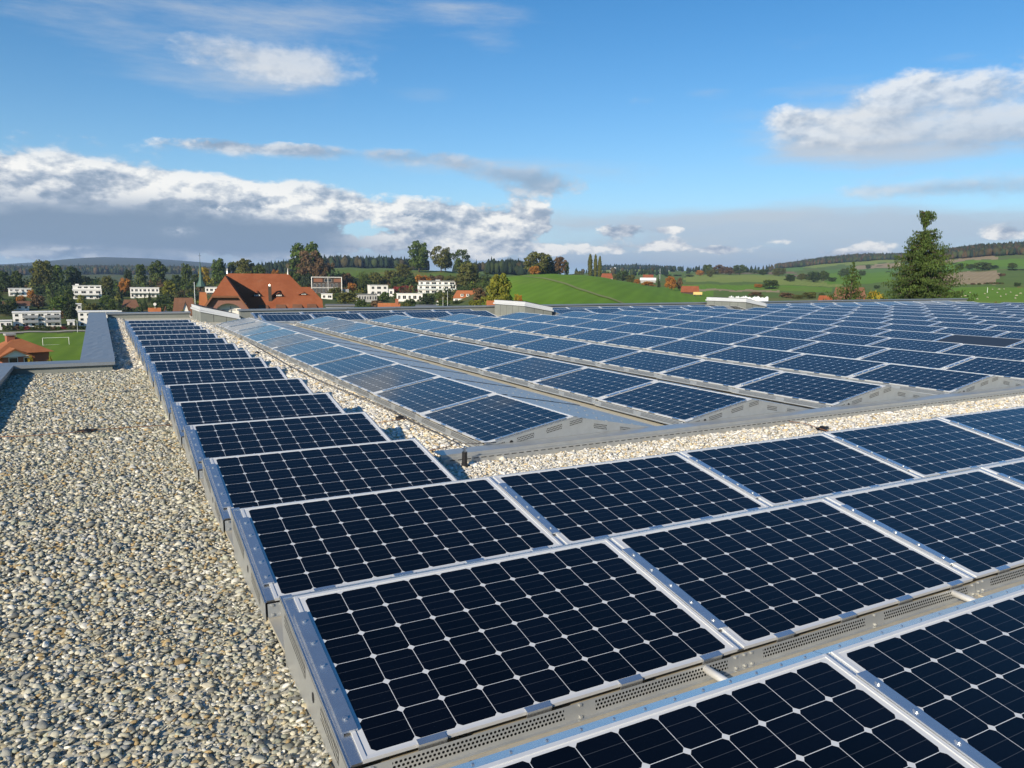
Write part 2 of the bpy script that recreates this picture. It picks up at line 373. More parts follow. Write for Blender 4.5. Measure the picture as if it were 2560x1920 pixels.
def side_plate(panel, x, s):
    """upright perforated sheet closing the end of a panel of the front block"""
    m = MB(); yh = (W_+.05)*CT; zh = ZL+(W_+.05)*ST
    poly = [(-.032, .0), (-.022, ZL-.008), (yh, zh-.008), (yh-.10, .0)]
    if s > 0: poly = poly[::-1]
    m.face([(x, y, z) for y, z in poly]); m.face([(x+.003*s*-1, y, z) for y, z in poly][::-1])
    for k in range(len(poly)):
        a, b = poly[k], poly[(k+1) % 4]; m.face([(x, *a), (x-.003*s, *a), (x-.003*s, *b), (x, *b)])
    fl = 0
    for (a, b) in ((.10, .33), (.56, .92)):         # two fields of holes below the edge
        q = []
        for y, o in ((a, -.085), (b, -.085), (b, -.030), (a, -.030)): q.append((x+.002*s, y, ZL+y/CT*ST+o))
        m.face(q, 1, [(a, .01408), (b, .01408), (b, .01408*4), (a, .01408*4)])
    yc = .44; zc = ZL+yc/CT*ST-.075
    m.face([(x+.002*s, yc+.016*math.cos(k*.7854), zc+.022*math.sin(k*.7854)) for k in range(8)], 2)
    o = m.build('side_plate', [M_['galv'], M_['perf'], M_['dark']], panel, merge=False)
    # turned flange on top, joining the plate to the panel
    m = MB(); slab(m, min(x, x-.052*s), max(x, x-.052*s), -.004, W_+.05, -.0145, -.0105)
    m.build('side_flange', M_['flange'], panel)

def end_plate(panel):
    """folded sheet closing the near end of a long row"""
    x = L_+.016; m = MB(); yh = (W_+.052)*CT; zh = ZL+(W_+.052)*ST
    poly = [(-.03, .0), (-.018, ZL-.012), (yh-.055, zh-.014), (yh+.11, zh-.044), (2.17, .05), (2.19, 0)]
    m.face([(x, y, z) for y, z in poly]); m.face([(x-.004, y, z) for y, z in poly][::-1])
    for k in range(len(poly)):
        a, b = poly[k], poly[(k+1) % len(poly)]; m.face([(x, *a), (x-.004, *a), (x-.004, *b), (x, *b)])
    for a, b in ((.05, .2), (.33, .52), (.66, .84), (.93, 1.08)):
        q = [(x+.002, y, ZL+y/CT*ST+o) for y, o in ((a, -.09), (b, -.09), (b, -.036), (a, -.036))]
        m.face(q, 1, [(a, .01408), (b, .01408), (b, .01408*4), (a, .01408*4)])
    for a, b in ((1.22, 1.38), (1.55, 1.68)):
        f = lambda y: zh-.052+(.045-zh+.052)*(y-yh-.115)/(2.18-yh-.115)
        q = [(x+.002, y, f(y)+o) for y, o in ((a, -.085), (b, -.085), (b, -.03), (a, -.03))]
        m.face(q, 1, [(a, .01408), (b, .01408), (b, .01408*4), (a, .01408*4)])
    m.face([(x+.003, .27+.02*math.cos(k*.7854), .085+.02*math.sin(k*.7854)) for k in range(8)], 2)
    m.build('end_plate', [M_['galv'], M_['perf'], M_['black']], panel, merge=False)
    m = MB(); slab(m, L_-.008, L_+.0195, .10, .90, .0045, .012); slab(m, L_+.005, L_+.0185, -.004, W_+.004, -.014, -.004)
    for k in range(5): s = .17+k*.165; slab(m, L_+.001, L_+.013, s-.006, s+.006, .012, .019)
    m.build('clamp_strip', M_['flange'], panel)

X0, Y0, DX, DY = .7125-.035, 2.272-.021*CT, 1.6907, 1.4143
proto = make_panel()
first = [True]
def put_near(col, row, label, group):
    o = copy_tree(proto)
    x, y = X0+col*DX, Y0+row*DY
    o.location = (x, y, zroof(x, y)); tag(o, label, 'solar panel', group)
    return o
ROWN = {-1: 'nearest row', 0: 'second nearest row', 1: 'third row from the camera'}
near = {}
for row, n in ((-1, 3), (0, 4), (1, 5)):
    for c in range(n):
        side = 'at the left end of' if c == 0 else ORD[c+1]+' from the left in'
        near[(c, row)] = put_near(c, row, f'near black solar panel {side} the {ROWN[row]}', 'solar panels in the front block')
for row in range(2, 16):
    lab = f'dark blue solar panel on the single strip beside the left gravel, {ORD[row-1]} from the front' if row < 15 else 'dark blue solar panel farthest back on the single strip beside the left gravel'
    near[(0, row)] = put_near(0, row, lab, 'solar panels in the single left strip')
for row in range(-1, 16):
    side_plate(near[(0, row)], -.056, -1)
    if row >= 2: side_plate(near[(0, row)], L_+.020, 1)
for c, row in ((0, 0), (1, 0), (2, 0)):
    m = MB(); m.tube([(1.455, -.02, .066), (1.47, -.16, .056), (1.50, -.46, .045)], .017, 12)
    m.build('drain_pipe', M_['pipe'], near[(c, row)], smooth=True)

# ---- the long rows on the right
XF, YF, DXF, DYF = 3.136, 6.3014, 2.404, 1.6900
NF = 11
fp0 = make_panel(field=True)
firstf = [True]
rows = 18
plain_at = None
def field_pos(r, k):
    x = XF+r*DXF + (.034 if r == 1 else 0); y = YF+k*DYF+L_+.02
    return x, y
for r in range(rows):
    for k in range(NF):
        x, y = field_pos(r, k)
        # only what the picture can show
        if math.atan2(x-.3, y) > YAW+.60: continue
        o = copy_tree(fp0)
        o.location = (x, y, zroof(x, y)); o.rotation_euler = (0, 0, -math.pi/2)
        where = 'at the near end' if k == 0 else ('at the far end' if k == NF-1 else f'{ORD[k+1]} from the near end')
        rn = 'first' if r == 0 else ORD[r+1]
        tag(o, f'blue solar panel {where} of the {rn} long row from the left', 'solar panel', 'solar panels in the long rows')
        if k == 0: end_plate(o)
        if (r, k) == (6, 2):
            for ch in o.children:
                if ch.name.startswith('laminate'):
                    ch.data = ch.data.copy(); ch.data.materials[0] = M_['plaincells']
            o['label'] = 'plain charcoal solar panel without any cell dots in the seventh long row'

# ---- two rows facing the camera along the far edge
for x0, n, nm in ((4.72, 5, 'between the first two skylights'), (16.05, 6, 'between the middle and right skylights'), (27.8, 10, 'right of the last skylight')):
    for j, yy in enumerate((25.55, 27.0)):
        for c in range(n):
            x = x0+c*1.70
            if math.atan2(x, yy) > YAW+.60: continue
            o = copy_tree(proto); o.location = (x, yy, zroof(x, yy))
            tag(o, f'far dark solar panel {nm}, {"front" if j == 0 else "back"} row, {ORD[c+1]} from the left', 'solar panel', 'solar panels along the far roof edge')
            if c == 0: side_plate(o, -.056, -1)

for pt in (proto, fp0):
    for ch in list(pt.children): bpy.data.objects.remove(ch)
    bpy.data.objects.remove(pt)

# ---- roof slab, gravel bed, edge channel, parapets
m = MB()
def rp(x, y, dz=0): return (x, y, zroof(x, y)+dz)
xs = [-1.5, 3.0, 48.0]; ys = [-4, 0, 14.8, 30.9]
for i in range(2):
    for j in range(3):
        x0 = xs[i] if j < 2 else max(xs[i], .0)
        m.face([rp(x0, ys[j], -.010), rp(xs[i+1], ys[j], -.010), rp(xs[i+1], ys[j+1], -.010), rp(x0, ys[j+1], -.010)])
m_bed = plain('gravel_bed', (.50, .47, .38), .9, 0, .45, 60)
tag(m.build('roof', m_bed), kind='structure')
m = MB(); m.box(-1.7, 48.3, -4.2, 15.3, -15, -.25); m.box(-.2, 48.3, 15.3, 31.0, -15, -.25)
tag(m.build('school_building', M_['clad']), 'long grey flat-roofed building under the camera that carries the panels', 'building')

def parapet(name, label, x0, x1, y0, y1, axis, top0, top1, lips):
    root = empty(name, ((x0+x1)/2, (y0+y1)/2, 0)); off = Vector(root.location)
    m = MB(); m.box(x0+.05-off.x, x1-.05-off.x, y0+.05-off.y, y1-.05-off.y, -.4, 0)
    for i, v in enumerate(m.v):
        if v[2] == 0:
            a = ((v[1]+off.y-y0)/(y1-y0)) if axis == 'y' else ((v[0]+off.x-x0)/(x1-x0))
            m.v[i] = (v[0], v[1], top0+(top1-top0)*a-.045)
    m.build('wall', M_['clad'], root)
    m = MB(); n = max(1, round(((y1-y0) if axis == 'y' else (x1-x0))/2.0))
    rg = random.Random(len(label))
    for k in range(n):
        g_ = .007/((y1-y0) if axis == 'y' else (x1-x0)); a, b = k/n+g_, (k+1)/n-g_; za, zb = top0+(top1-top0)*a, top0+(top1-top0)*b
        if axis == 'y': X0_, X1_, Ya, Yb = x0, x1, y0+(y1-y0)*a, y0+(y1-y0)*b
        else: X0_, X1_, Ya, Yb = x0+(x1-x0)*a, x0+(x1-x0)*b, y0, y1
        N = 6                                        # slightly wavy sheet top
        def Z(i, j):
            t_ = (j if axis == 'y' else i)/N
            e = 0 if (i in (0, N) or j in (0, N)) else rg.uniform(-.006, .006)
            return za+(zb-za)*t_+e
        g = [[(X0_+(X1_-X0_)*i/N-off.x, Ya+(Yb-Ya)*j/N-off.y, Z(i, j)) for j in range(N+1)] for i in range(N+1)]
        for i in range(N):
            for j in range(N): m.face([g[i][j], g[i+1][j], g[i+1][j+1], g[i][j+1]])
        ring = [g[i][0] for i in range(N+1)] + [g[N][j] for j in range(1, N+1)] + [g[i][N] for i in range(N-1, -1, -1)] + [g[0][j] for j in range(N-1, 0, -1)]
        for p, q in zip(ring, ring[1:]+ring[:1]): m.face([(p[0], p[1], p[2]-.055), (q[0], q[1], q[2]-.055), q, p])
    o = m.build('cap', M_['cap'], root, smooth=False)
    tag(root, label, 'parapet', 'metal capped parapets')
parapet('roof_parapet', 'low parapet at the left picture edge with a folded grey metal cap', -1.80, -1.26, -3.5, 14.45, 'y', .15, .225, 0)
parapet('roof_parapet', 'short parapet return facing the camera at the end of the wide gravel', -1.80, .19, 14.45, 14.95, 'x', .226, .228, 0)
parapet('roof_parapet', 'long parapet with a broad blue grey cap running away beside the sports field', -.34, .19, 14.95, 31.2, 'y', .229, .335, 0)
parapet('roof_parapet', 'far left parapet closing the strip of panels below the houses', .20, 3.0, 30.7, 31.2, 'x', .336, .345, 0)
parapet('roof_parapet', 'far parapet behind the two rows of panels facing the camera', 4.4, 48.0, 28.75, 29.2, 'x', .49, .70, 0)

# edge channel in front of the long rows
m = MB()
def ch(x0, x1, y0, y1, z0, z1, mi=0):
    p = [(x, y, z+.028+.005*(x-3)) for z in (z0, z1) for x, y in ((x0, y0), (x1, y0), (x1, y1), (x0, y1))]
    m.hexa(p, mi)
for k in range(15):
    a, b = 2.60+k*3.0, 2.60+(k+1)*3.0-.004
    ch(a, b, 6.115, 6.298, .082, .090); ch(a, b, 6.105, 6.114, .058, .091); ch(a, b, 6.078, 6.114, .050, .057); ch(a, b, 6.070, 6.0775, -.012, .0575)
for k in range(170):
    x = 2.66+k*.078; ch(x, x+.05, 6.0675, 6.0695, .038, .0445, 1)
for k in range(30):
    x = 2.75+k*1.1; ch(x, x+.10, 6.12, 6.20, -.05, .08, 1)
tag(m.build('edge_channel', [M_['galv'], M_['dark']]), 'long galvanised steel channel with slots in front of the long panel rows', 'channel')

# skylights
M_['fascia'] = plain('pale_grey_fascia', (.56, .58, .60), .5, 0, .08, 2)
def skylight(x, y, label, h0, h1):
    r = empty('roof_skylight', (x, y, zroof(x, y))); tag(r, label, 'skylight', 'skylights along the far roof edge')
    Wd, Dp = 1.22, 2.6
    m = MB(); m.prism([(0, -.1), (Wd, -.1), (Wd, h1), (0, h0)], 0, Dp)
    for k in range(1, 5): m.box(-.003, .0, Dp*k/5-.006, Dp*k/5+.006, -.05, h0-.03, 1)
    for k in (1, 2): m.box(Wd*k/3-.006, Wd*k/3+.006, -.003, 0, -.05, h0-.08, 1)
    m.build('wall', [M_['clad'], M_['dark']], r)
    m = MB()
    m.prism([(-.05, h0+.001), (Wd+.05, h1+.001), (Wd+.05, h1+.055), (-.05, h0+.055)], -.05, Dp+.05)
    m.prism([(-.015, h0+.057), (Wd+.015, h1+.057), (Wd+.015, h1+.165), (-.015, h0+.165)], -.015, Dp+.015)
    m.build('fascia', M_['fascia'], r)
    m = MB(); m.prism([(.06, h0+.166), (Wd-.06, h1+.172), (Wd-.06, h1+.19), (.06, h0+.185)], .06, Dp-.06); m.build('glazing', M_['plaincells'], r)
skylight(2.99, 27.6, 'white topped skylight behind the left strip of panels, below the red roof', .36, .08)
skylight(14.55, 25.9, 'white topped skylight in the middle of the far roof edge', .45, .22)
skylight(26.3, 26.0, 'white topped skylight in the right half of the far roof edge', .46, .24)

# lightning protection
def wire(name, pts, r, mt, label, cat='wire'):
    m = MB(); m.tube(pts, r, 6); return tag(m.build(name, mt, smooth=True), label, cat)
pr = on_roof(1161.5, 1167)
rod = empty('wire_post', (pr.x, pr.y, zroof(pr.x, pr.y))); tag(rod, 'short black plastic post holding a wire before the steel channel', 'wire post')
m = MB(); m.tube([(0, 0, -.02), (0, 0, .03), (0, 0, .034), (0, 0, .135)], [.031, .029, .0245, .0235], 14); m.build('post', M_['black'], rod, smooth=False)
m = MB(); m.tube([(0, 0, .135), (0, 0, .150)], .017, 8); m.tube([(0, 0, .150), (0, 0, .178)], .009, 8); m.tube([(-.022, 0, .166), (.022, 0, .166)], .006, 6); m.build('wire_clamp', M_['steel'], rod)
P_ = [on_roof(u, v, .03) for u, v in ((560, 818), (646, 869), (720, 912), (785, 945), (850, 972), (915, 998), (975, 1024), (1023, 1049), (1085, 1078))]
wire('ground_wire', P_ + [on_roof(1120, 1098, .10), on_roof(1150, 1108, .13), on_roof(1185, 1109, .12), on_roof(1240, 1106, .12)], .0055, M_['cable'], 'grey cable along the gravel beside the first long row', 'cable')
wire('ground_wire', [Vector((p.x-.02+.006*math.sin(i), p.y-.03, p.z-.004)) for i, p in enumerate(P_)], .005, M_['cable'], 'second grey cable lying close to the first on the gravel', 'cable')
wire('ground_wire', [on_roof(u, v, .028) for u, v in ((-30, 1093), (60, 1090), (180, 1081), (240, 1074), (330, 1068), (430, 1062), (470, 1058))], .004, M_['copper'], 'thin rusty wire crossing the wide gravel on the left')
wire('ground_wire', [on_roof(u, v, .03) for u, v in ((1890, 1052), (1960, 1052), (2010, 1058), (2070, 1078))], .004, M_['copper'], 'thin rusty wire crossing the gravel before the channel')
wire('ground_wire', [on_roof(u, v, .03) for u, v in ((1070, 1127), (1100, 1121), (1128, 1115), (1136, 1108))], .004, M_['copper'], 'short rusty wire beside the black wire post')
def block(u, v, label, sx=.09):
    p = on_roof(u, v); m = MB(); m.tube([(0, 0, -.02), (0, 0, .026), (0, 0, .034)], [.058, .052, .04], 10); m.box(-sx, sx, -.014, .014, .02, .04); m.box(-.015, .015, -.02, .02, .034, .05)
    o = m.build('wire_holder', M_['black']); o.location = p; tag(o, label, 'wire holder', 'wire holders in the gravel')
block(218, 1082, 'dark wire holder on the rusty wire in the wide left gravel'); block(2055, 1076, 'dark wire holder on the gravel strip by the channel')
block(643, 884, 'small black wire holder in the gravel beside the first long row', .03)
block(1000, 1049, 'dark wire holder in the gravel between strip and first long row', .05)
wire('ground_wire', [on_roof(u, v, .03) for u, v in ((945, 1056), (1000, 1049), (1030, 1044))], .004, M_['copper'], 'short rusty wire between the left strip and the first long row')

# ------------------------------------------------------------------ gravel: loose stones, one object
def ico(sub):
    bm = bmesh.new(); bmesh.ops.create_icosphere(bm, subdivisions=sub, radius=1); bm.verts.ensure_lookup_table()
    v = np.array([x.co[:] for x in bm.verts]); f = np.array([[q.index for q in p.verts] for p in bm.faces]); bm.free(); return v, f
def regions():
    out = []
    def rect(x0, x1, y0, y1, dens, size, lod, pal): out.append((x0, x1, y0, y1, dens, size, lod, pal))
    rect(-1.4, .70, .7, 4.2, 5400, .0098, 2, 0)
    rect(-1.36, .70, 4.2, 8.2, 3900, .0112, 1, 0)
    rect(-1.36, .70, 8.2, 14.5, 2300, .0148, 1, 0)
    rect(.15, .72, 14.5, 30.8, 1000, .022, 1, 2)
    rect(2.33, 6.0, 4.62, 6.06, 3400, .0122, 2, 1)
    rect(6.0, 13.5, 4.62, 6.06, 2400, .0145, 1, 1)
    rect(2.30, 3.14, 6.0, 13, 2100, .0155, 1, 1)
    rect(2.30, 3.14, 13, 29, 900, .023, 1, 1)
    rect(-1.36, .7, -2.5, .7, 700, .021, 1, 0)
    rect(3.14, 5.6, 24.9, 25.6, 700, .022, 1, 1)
    return out
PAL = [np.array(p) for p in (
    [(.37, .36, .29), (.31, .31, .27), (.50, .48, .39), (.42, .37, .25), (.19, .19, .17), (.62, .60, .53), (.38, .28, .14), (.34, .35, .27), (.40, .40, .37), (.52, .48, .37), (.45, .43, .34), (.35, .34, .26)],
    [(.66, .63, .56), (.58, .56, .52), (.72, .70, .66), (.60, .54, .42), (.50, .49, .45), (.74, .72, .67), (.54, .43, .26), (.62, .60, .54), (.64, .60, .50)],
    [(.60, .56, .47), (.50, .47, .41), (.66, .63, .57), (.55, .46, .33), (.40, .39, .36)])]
def stones():
    VV, FF, CC = [], [], []; base = 0
    icos = {1: ico(1), 2: ico(2)}
    for x0, x1, y0, y1, dens, size, lod, pal in regions():
        n = int((x1-x0)*(y1-y0)*dens); v, f = icos[lod]
        c = np.stack([rng.uniform(x0, x1, n), rng.uniform(y0, y1, n), rng.uniform(-.018, .006, n)], 1)
        # keep out of what the camera cannot see
        az = np.arctan2(c[:, 0], c[:, 1]+.3); keep = (az > YAW-.66) & (az < YAW+.66) | (y1 < 1)
        c = c[keep]; n = len(c)
        c[:, 2] += .0045*np.maximum(c[:, 1], 0)+.005*np.maximum(c[:, 0]-3, 0)
        s = size*np.exp(rng.normal(0, .34, n))
        ax = np.stack([s*rng.uniform(.95, 1.5, n), s*rng.uniform(.75, 1.1, n), s*rng.uniform(.40, .68, n)], 1)
        nv = len(v)
        # three irregular shapes per size class
        shape = np.stack([v*(1+rng.normal(0, .13 if lod == 2 else .17, (nv, 1))) for _ in range(24)])
        if lod == 2:                                   # smooth the lumps a little and flatten some sides
            for k in range(24):
                d = rng.normal(size=(9, 3)); d /= np.linalg.norm(d, axis=1)[:, None]
                w_ = v.copy()
                for q in d:
                    h = w_@q; ex = np.maximum(h-rng.uniform(.48, .86), 0); w_ -= ex[:, None]*q*.95
                shape[k] = w_*(1+rng.normal(0, .03, (nv, 1)))
        P = shape[rng.integers(0, 24, n)]*ax[:, None, :]
        # random tilt and turn
        a = rng.uniform(0, 2*np.pi, n); b = rng.normal(0, .26, n); g = rng.normal(0, .26, n)
        ca, sa, cb, sb, cg, sg = np.cos(a), np.sin(a), np.cos(b), np.sin(b), np.cos(g), np.sin(g)
        Rz = np.zeros((n, 3, 3)); Rz[:, 0, 0] = ca; Rz[:, 0, 1] = -sa; Rz[:, 1, 0] = sa; Rz[:, 1, 1] = ca; Rz[:, 2, 2] = 1
        Rx = np.zeros((n, 3, 3)); Rx[:, 0, 0] = 1; Rx[:, 1, 1] = cb; Rx[:, 1, 2] = -sb; Rx[:, 2, 1] = sb; Rx[:, 2, 2] = cb
        Ry = np.zeros((n, 3, 3)); Ry[:, 1, 1] = 1; Ry[:, 0, 0] = cg; Ry[:, 0, 2] = sg; Ry[:, 2, 0] = -sg; Ry[:, 2, 2] = cg
        P = np.einsum('nij,nkj->nki', Rz@Rx@Ry, P) + c[:, None, :]
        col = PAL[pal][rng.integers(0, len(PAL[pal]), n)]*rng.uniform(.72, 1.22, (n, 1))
        VV.append(P.reshape(-1, 3)); FF.append((f[None]+(np.arange(n)*nv)[:, None, None]).reshape(-1, 3)+base); base += n*nv
        CC.append(np.repeat(col, nv, 0))
    V, Fc, C = np.concatenate(VV), np.concatenate(FF), np.concatenate(CC)
    return V, Fc, C
def big_mesh(name, V, Fc, C, mt, smooth):
    me = bpy.data.meshes.new(name); nf, k = Fc.shape
    me.vertices.add(len(V)); me.vertices.foreach_set('co', V.astype(np.float32).ravel())
    me.loops.add(nf*k); me.loops.foreach_set('vertex_index', Fc.astype(np.int32).ravel())
    me.polygons.add(nf); me.polygons.foreach_set('loop_start', np.arange(0, nf*k, k, dtype=np.int32))
    if C is not None:
        at_ = me.attributes.new('tint', 'FLOAT_COLOR', 'POINT')
        at_.data.foreach_set('color', np.concatenate([C, np.ones((len(C), 1))], 1).astype(np.float32).ravel())
    me.materials.append(mt); me.update(calc_edges=True)
    if smooth: me.polygons.foreach_set('use_smooth', [True]*nf)
    me.validate()
    return me
def stone_mat():
    m, t, b = mat('river_pebbles')
    a = t.new('ShaderNodeAttribute', attribute_name='tint').outputs['Color']
    g = t.new('ShaderNodeNewGeometry').outputs['Position']
    n = t.noise(g, 160, 4, .65).outputs[0]
    sc = t.new('ShaderNodeVectorMath', operation='SCALE'); t.put(sc.inputs[0], a); t.put(sc.inputs['Scale'], t.m('ADD', .72, t.m('MULTIPLY', n, .56)))
    t.put(b.inputs['Base Color'], sc.outputs[0]); b.inputs['Roughness'].default_value = .75; b.inputs['Specular IOR Level'].default_value = .3
    bp = t.new('ShaderNodeBump'); bp.inputs['Strength'].default_value = .25; bp.inputs['Distance'].default_value = .003
    t.put(bp.inputs['Height'], n); t.put(b.inputs['Normal'], bp.outputs[0])
    return m
V, Fc, C = stones()
go = bpy.data.objects.new('gravel', big_mesh('gravel', V, Fc, C, stone_mat(), True)); COL.objects.link(go)
tag(go, 'loose pale and brown river pebbles spread over the flat roof', 'gravel', kind='stuff')
del V, Fc, C

# ================================================================== the land
# heights along rays: azimuth (deg) -> [(distance, z)], z read off the photograph
A_ = {
 -14: [(30, -15), (150, -21), (350, -21), (400, -20), (540, -14), (690, -5), (1000, -14), (2000, -8), (3000, 22), (4500, -10), (8300, 95), (9500, -20)],
 -5: [(30, -15), (150, -21), (350, -21), (400, -20), (540, -13), (690, -6), (1000, -14), (2000, -8), (3000, 12), (4500, -10), (8300, 95), (9500, -20)],
 0: [(30, -15), (150, -21), (350, -21), (400, -20), (540, -13), (690, -5), (1000, -12), (2000, -5), (3000, 18), (4500, -10), (8300, 198), (9500, -20)],
 3: [(30, -15), (150, -20), (350, -20), (400, -19), (540, -13), (690, -5), (1000, -12), (2000, -5), (3000, 20), (4500, -10), (8300, 190), (9500, -20)],
 7: [(30, -15), (150, -18), (300, -17), (400, -16), (540, -11), (690, -1), (1000, -10), (2000, 0), (3000, 18), (4500, -10), (8300, 150), (9500, -20)],
 11: [(30, -14), (150, -15), (300, -14), (400, -12), (540, -9), (690, 3), (900, -3), (1500, 6), (3000, 5), (4500, -10), (8300, 80), (9500, -20)],
 15: [(30, -14), (150, -13), (300, -13), (400, -12.5), (460, -12), (540, -11), (610, -9.5), (680, -2), (750, 10), (1000, 9), (1500, 22), (2200, 0), (4500, -10), (8300, 20), (9500, -20)],
 20: [(30, -14), (150, -13), (300, -13), (400, -13), (460, -12.5), (540, -12), (615, -11.5), (685, -2), (750, 11), (1000, 10), (1500, 20), (2200, 0), (4500, -10), (8300, 0), (9500, -20)],
 24: [(30, -14), (150, -12), (300, -12), (400, -12.5), (460, -12), (540, -12), (615, -11.5), (685, -2), (750, 10), (1000, 8), (1500, 10), (2200, 5), (4500, -10), (8300, -20), (9500, -20)],
 28: [(30, -14), (110, -10), (200, -7), (300, -4), (430, 2), (560, 5.2), (700, 1), (1000, 6), (1500, 20), (2200, 5), (4500, -10), (8300, -20), (9500, -20)],
 32: [(30, -14), (110, -9), (200, -5.5), (300, -2), (430, 4), (560, 6.3), (700, 1), (1000, 2), (1500, 10), (2200, 10), (4500, -10), (8300, -20), (9500, -20)],
 35: [(30, -14), (110, -9), (200, -5.5), (300, -3), (430, 2), (560, 4), (700, 0), (1000, 2), (1500, 8), (2200, 24), (3000, 44), (4500, -10), (8300, -20), (9500, -20)],
 38: [(30, -14), (110, -9), (200, -7), (300, -6), (430, -3), (560, -1.5), (700, -3.5), (1000, 2), (1500, 11), (2200, 29), (3000, 44), (4500, -10), (8300, -20), (9500, -20)],
 41: [(30, -14), (110, -10), (200, -9), (300, -8.5), (430, -8), (560, -7.5), (700, -5), (1000, 2.5), (1500, 14), (2200, 28), (3000, 30), (4500, -10), (8300, -20), (9500, -20)],
 45: [(30, -14), (110, -11), (200, -9.5), (300, -9), (430, -8.5), (560, -8), (700, -4), (1000, 3), (1500, 14), (2200, 26), (3000, 20), (4500, -10), (8300, -20), (9500, -20)],
 47: [(30, -14), (110, -11), (200, -9.5), (300, -9), (430, -8.5), (560, -8), (700, -4.5), (1000, 2), (1500, 14), (2200, 32), (2700, 40), (4500, -10), (8300, -20), (9500, -20)],
 51: [(30, -14), (110, -11), (200, -9.5), (300, -9), (430, -8.5), (560, -8), (700, -6), (1000, 0), (1500, 15), (2100, 38), (2600, 72), (3200, 70), (4500, -10), (8300, -20), (9500, -20)],
 55: [(30, -14), (110, -11), (200, -9.5), (300, -8.5), (430, -7.5), (560, -6), (700, -3), (1000, 4), (1500, 18), (2000, 34), (2300, 64), (2600, 82), (4500, -10), (8300, -20), (9500, -20)],
 58: [(30, -14), (110, -11), (200, -9), (300, -8), (430, -6), (560, -3), (800, 5), (1200, 20), (1600, 42), (1900, 68), (2300, 74), (4500, -10), (8300, -20), (9500, -20)],
 61: [(30, -14), (110, -11), (200, -9), (300, -8), (430, -5.5), (560, -2.5), (800, 6), (1200, 23), (1600, 48), (1900, 76), (2300, 74), (4500, -10), (8300, -20), (9500, -20)],
 72: [(30, -14), (110, -11), (200, -9), (300, -8), (430, -5.5), (560, -2.5), (800, 6), (1200, 23), (1600, 48), (1900, 76), (2300, 74), (4500, -10), (8300, -20), (9500, -20)],
}
AZK = sorted(A_)
NR = 300; RR = np.exp(np.linspace(math.log(6), math.log(9500), NR))
AZG = np.concatenate([np.arange(-180, -16, 4.0), np.arange(-16, 76, .18), np.arange(76, 180.1, 4.0)])
tabl = np.array([np.interp(np.log(RR), np.log([p[0] for p in A_[k]]), [p[1] for p in A_[k]]) for k in AZK])
ZG = np.array([[np.interp(a, AZK, tabl[:, j]) for j in range(NR)] for a in AZG])
def smooth(Z, ax, s):
    k = np.exp(-.5*(np.arange(-3*s, 3*s+1)/s)**2); k /= k.sum()
    P = np.pad(Z, [(3*s, 3*s) if i == ax else (0, 0) for i in (0, 1)], mode='edge')
    return np.apply_along_axis(lambda v: np.convolve(v, k, 'valid'), ax, P)
ZG = smooth(smooth(ZG, 1, 3), 0, 6)
def wave(a, r): return (np.sin(a*1.9+r*.011)+np.sin(a*3.3-r*.017+1)+np.sin(a*.8+r*.006+2))/3
ZG += wave(AZG[:, None], RR[None]) * np.clip(RR[None]/900, 0, 2.2) * .8
def terr(az, r):
    """ground height at azimuth (deg) and distance"""
    i = np.clip(np.searchsorted(AZG, az)-1, 0, len(AZG)-2); fa = (az-AZG[i])/(AZG[i+1]-AZG[i])
    x = (math.log(max(r, 6.01))-math.log(6))/(math.log(9500)-math.log(6))*(NR-1); j = min(int(x), NR-2); fr = x-j
    return float((ZG[i, j]*(1-fr)+ZG[i, j+1]*fr)*(1-fa) + (ZG[i+1, j]*(1-fr)+ZG[i+1, j+1]*fr)*fa)
def grd(u, D):
    """ground point in the direction of photo column u (taken at mid height), at distance D"""
    a, e = azel(u, 720); return Vector((D*math.sin(a), D*math.cos(a), terr(math.degrees(a), D)))
def meadow(name, c1, c2, sc=.05, rows=None, c3=None):
    m, t, b = mat(name)
    p = t.new('ShaderNodeNewGeometry').outputs['Position']
    n = t.noise(p, sc, 8, .62).outputs[0]; n2 = t.noise(p, sc*14, 6, .7).outputs[0]
    f = t.m('ADD', t.m('MULTIPLY', n, .7), t.m('MULTIPLY', n2, .3))
    c = t.ramp(f, [(.36, c1), (.64, c2)])
    if c3: c = t.mix(t.step(t.noise(p, sc*.35, 5, .6).outputs[0], .52, .66), c, c3)
    if rows:
        mp = t.new('ShaderNodeMapping'); mp.inputs['Rotation'].default_value = (0, 0, rows); t.put(mp.inputs['Vector'], p)
        wv = t.new('ShaderNodeTexWave', wave_type='BANDS'); t.put(wv.inputs['Vector'], mp.outputs[0]); wv.inputs['Scale'].default_value = .06
        wv.inputs['Distortion'].default_value = 1.5; wv.inputs['Detail'].default_value = 3
        c = t.mix(t.m('MULTIPLY', wv.outputs[1], .3), c, tuple(x*.72 for x in c1))
    t.put(b.inputs['Base Color'], c); b.inputs['Roughness'].default_value = .95; b.inputs['Specular IOR Level'].default_value = .1
    return m
GM = [meadow('meadow', (.095, .150, .026), (.130, .185, .038), .03, c3=(.17, .17, .05)),
      meadow('bright_meadow', (.125, .235, .014), (.155, .275, .022), .02, rows=.7, c3=(.175, .25, .03)),
      meadow('sports_turf', (.110, .200, .014), (.150, .235, .022), .04, rows=.1),
      meadow('stubble', (.32, .24, .13), (.40, .31, .18), .03, rows=1.1),
      meadow('ploughed_soil', (.21, .14, .085), (.27, .185, .115), .03, rows=.4),
      meadow('pale_crop', (.21, .27, .05), (.28, .32, .07), .02, rows=.9),
      meadow('garden_grass', (.060, .088, .022), (.105, .120, .034), .06, c3=(.14, .105, .04)),
      meadow('wood_floor', (.040, .052, .020), (.070, .062, .028), .03),
      meadow('mid_green_crop', (.11, .205, .035), (.145, .25, .045), .02, rows=1.4)]
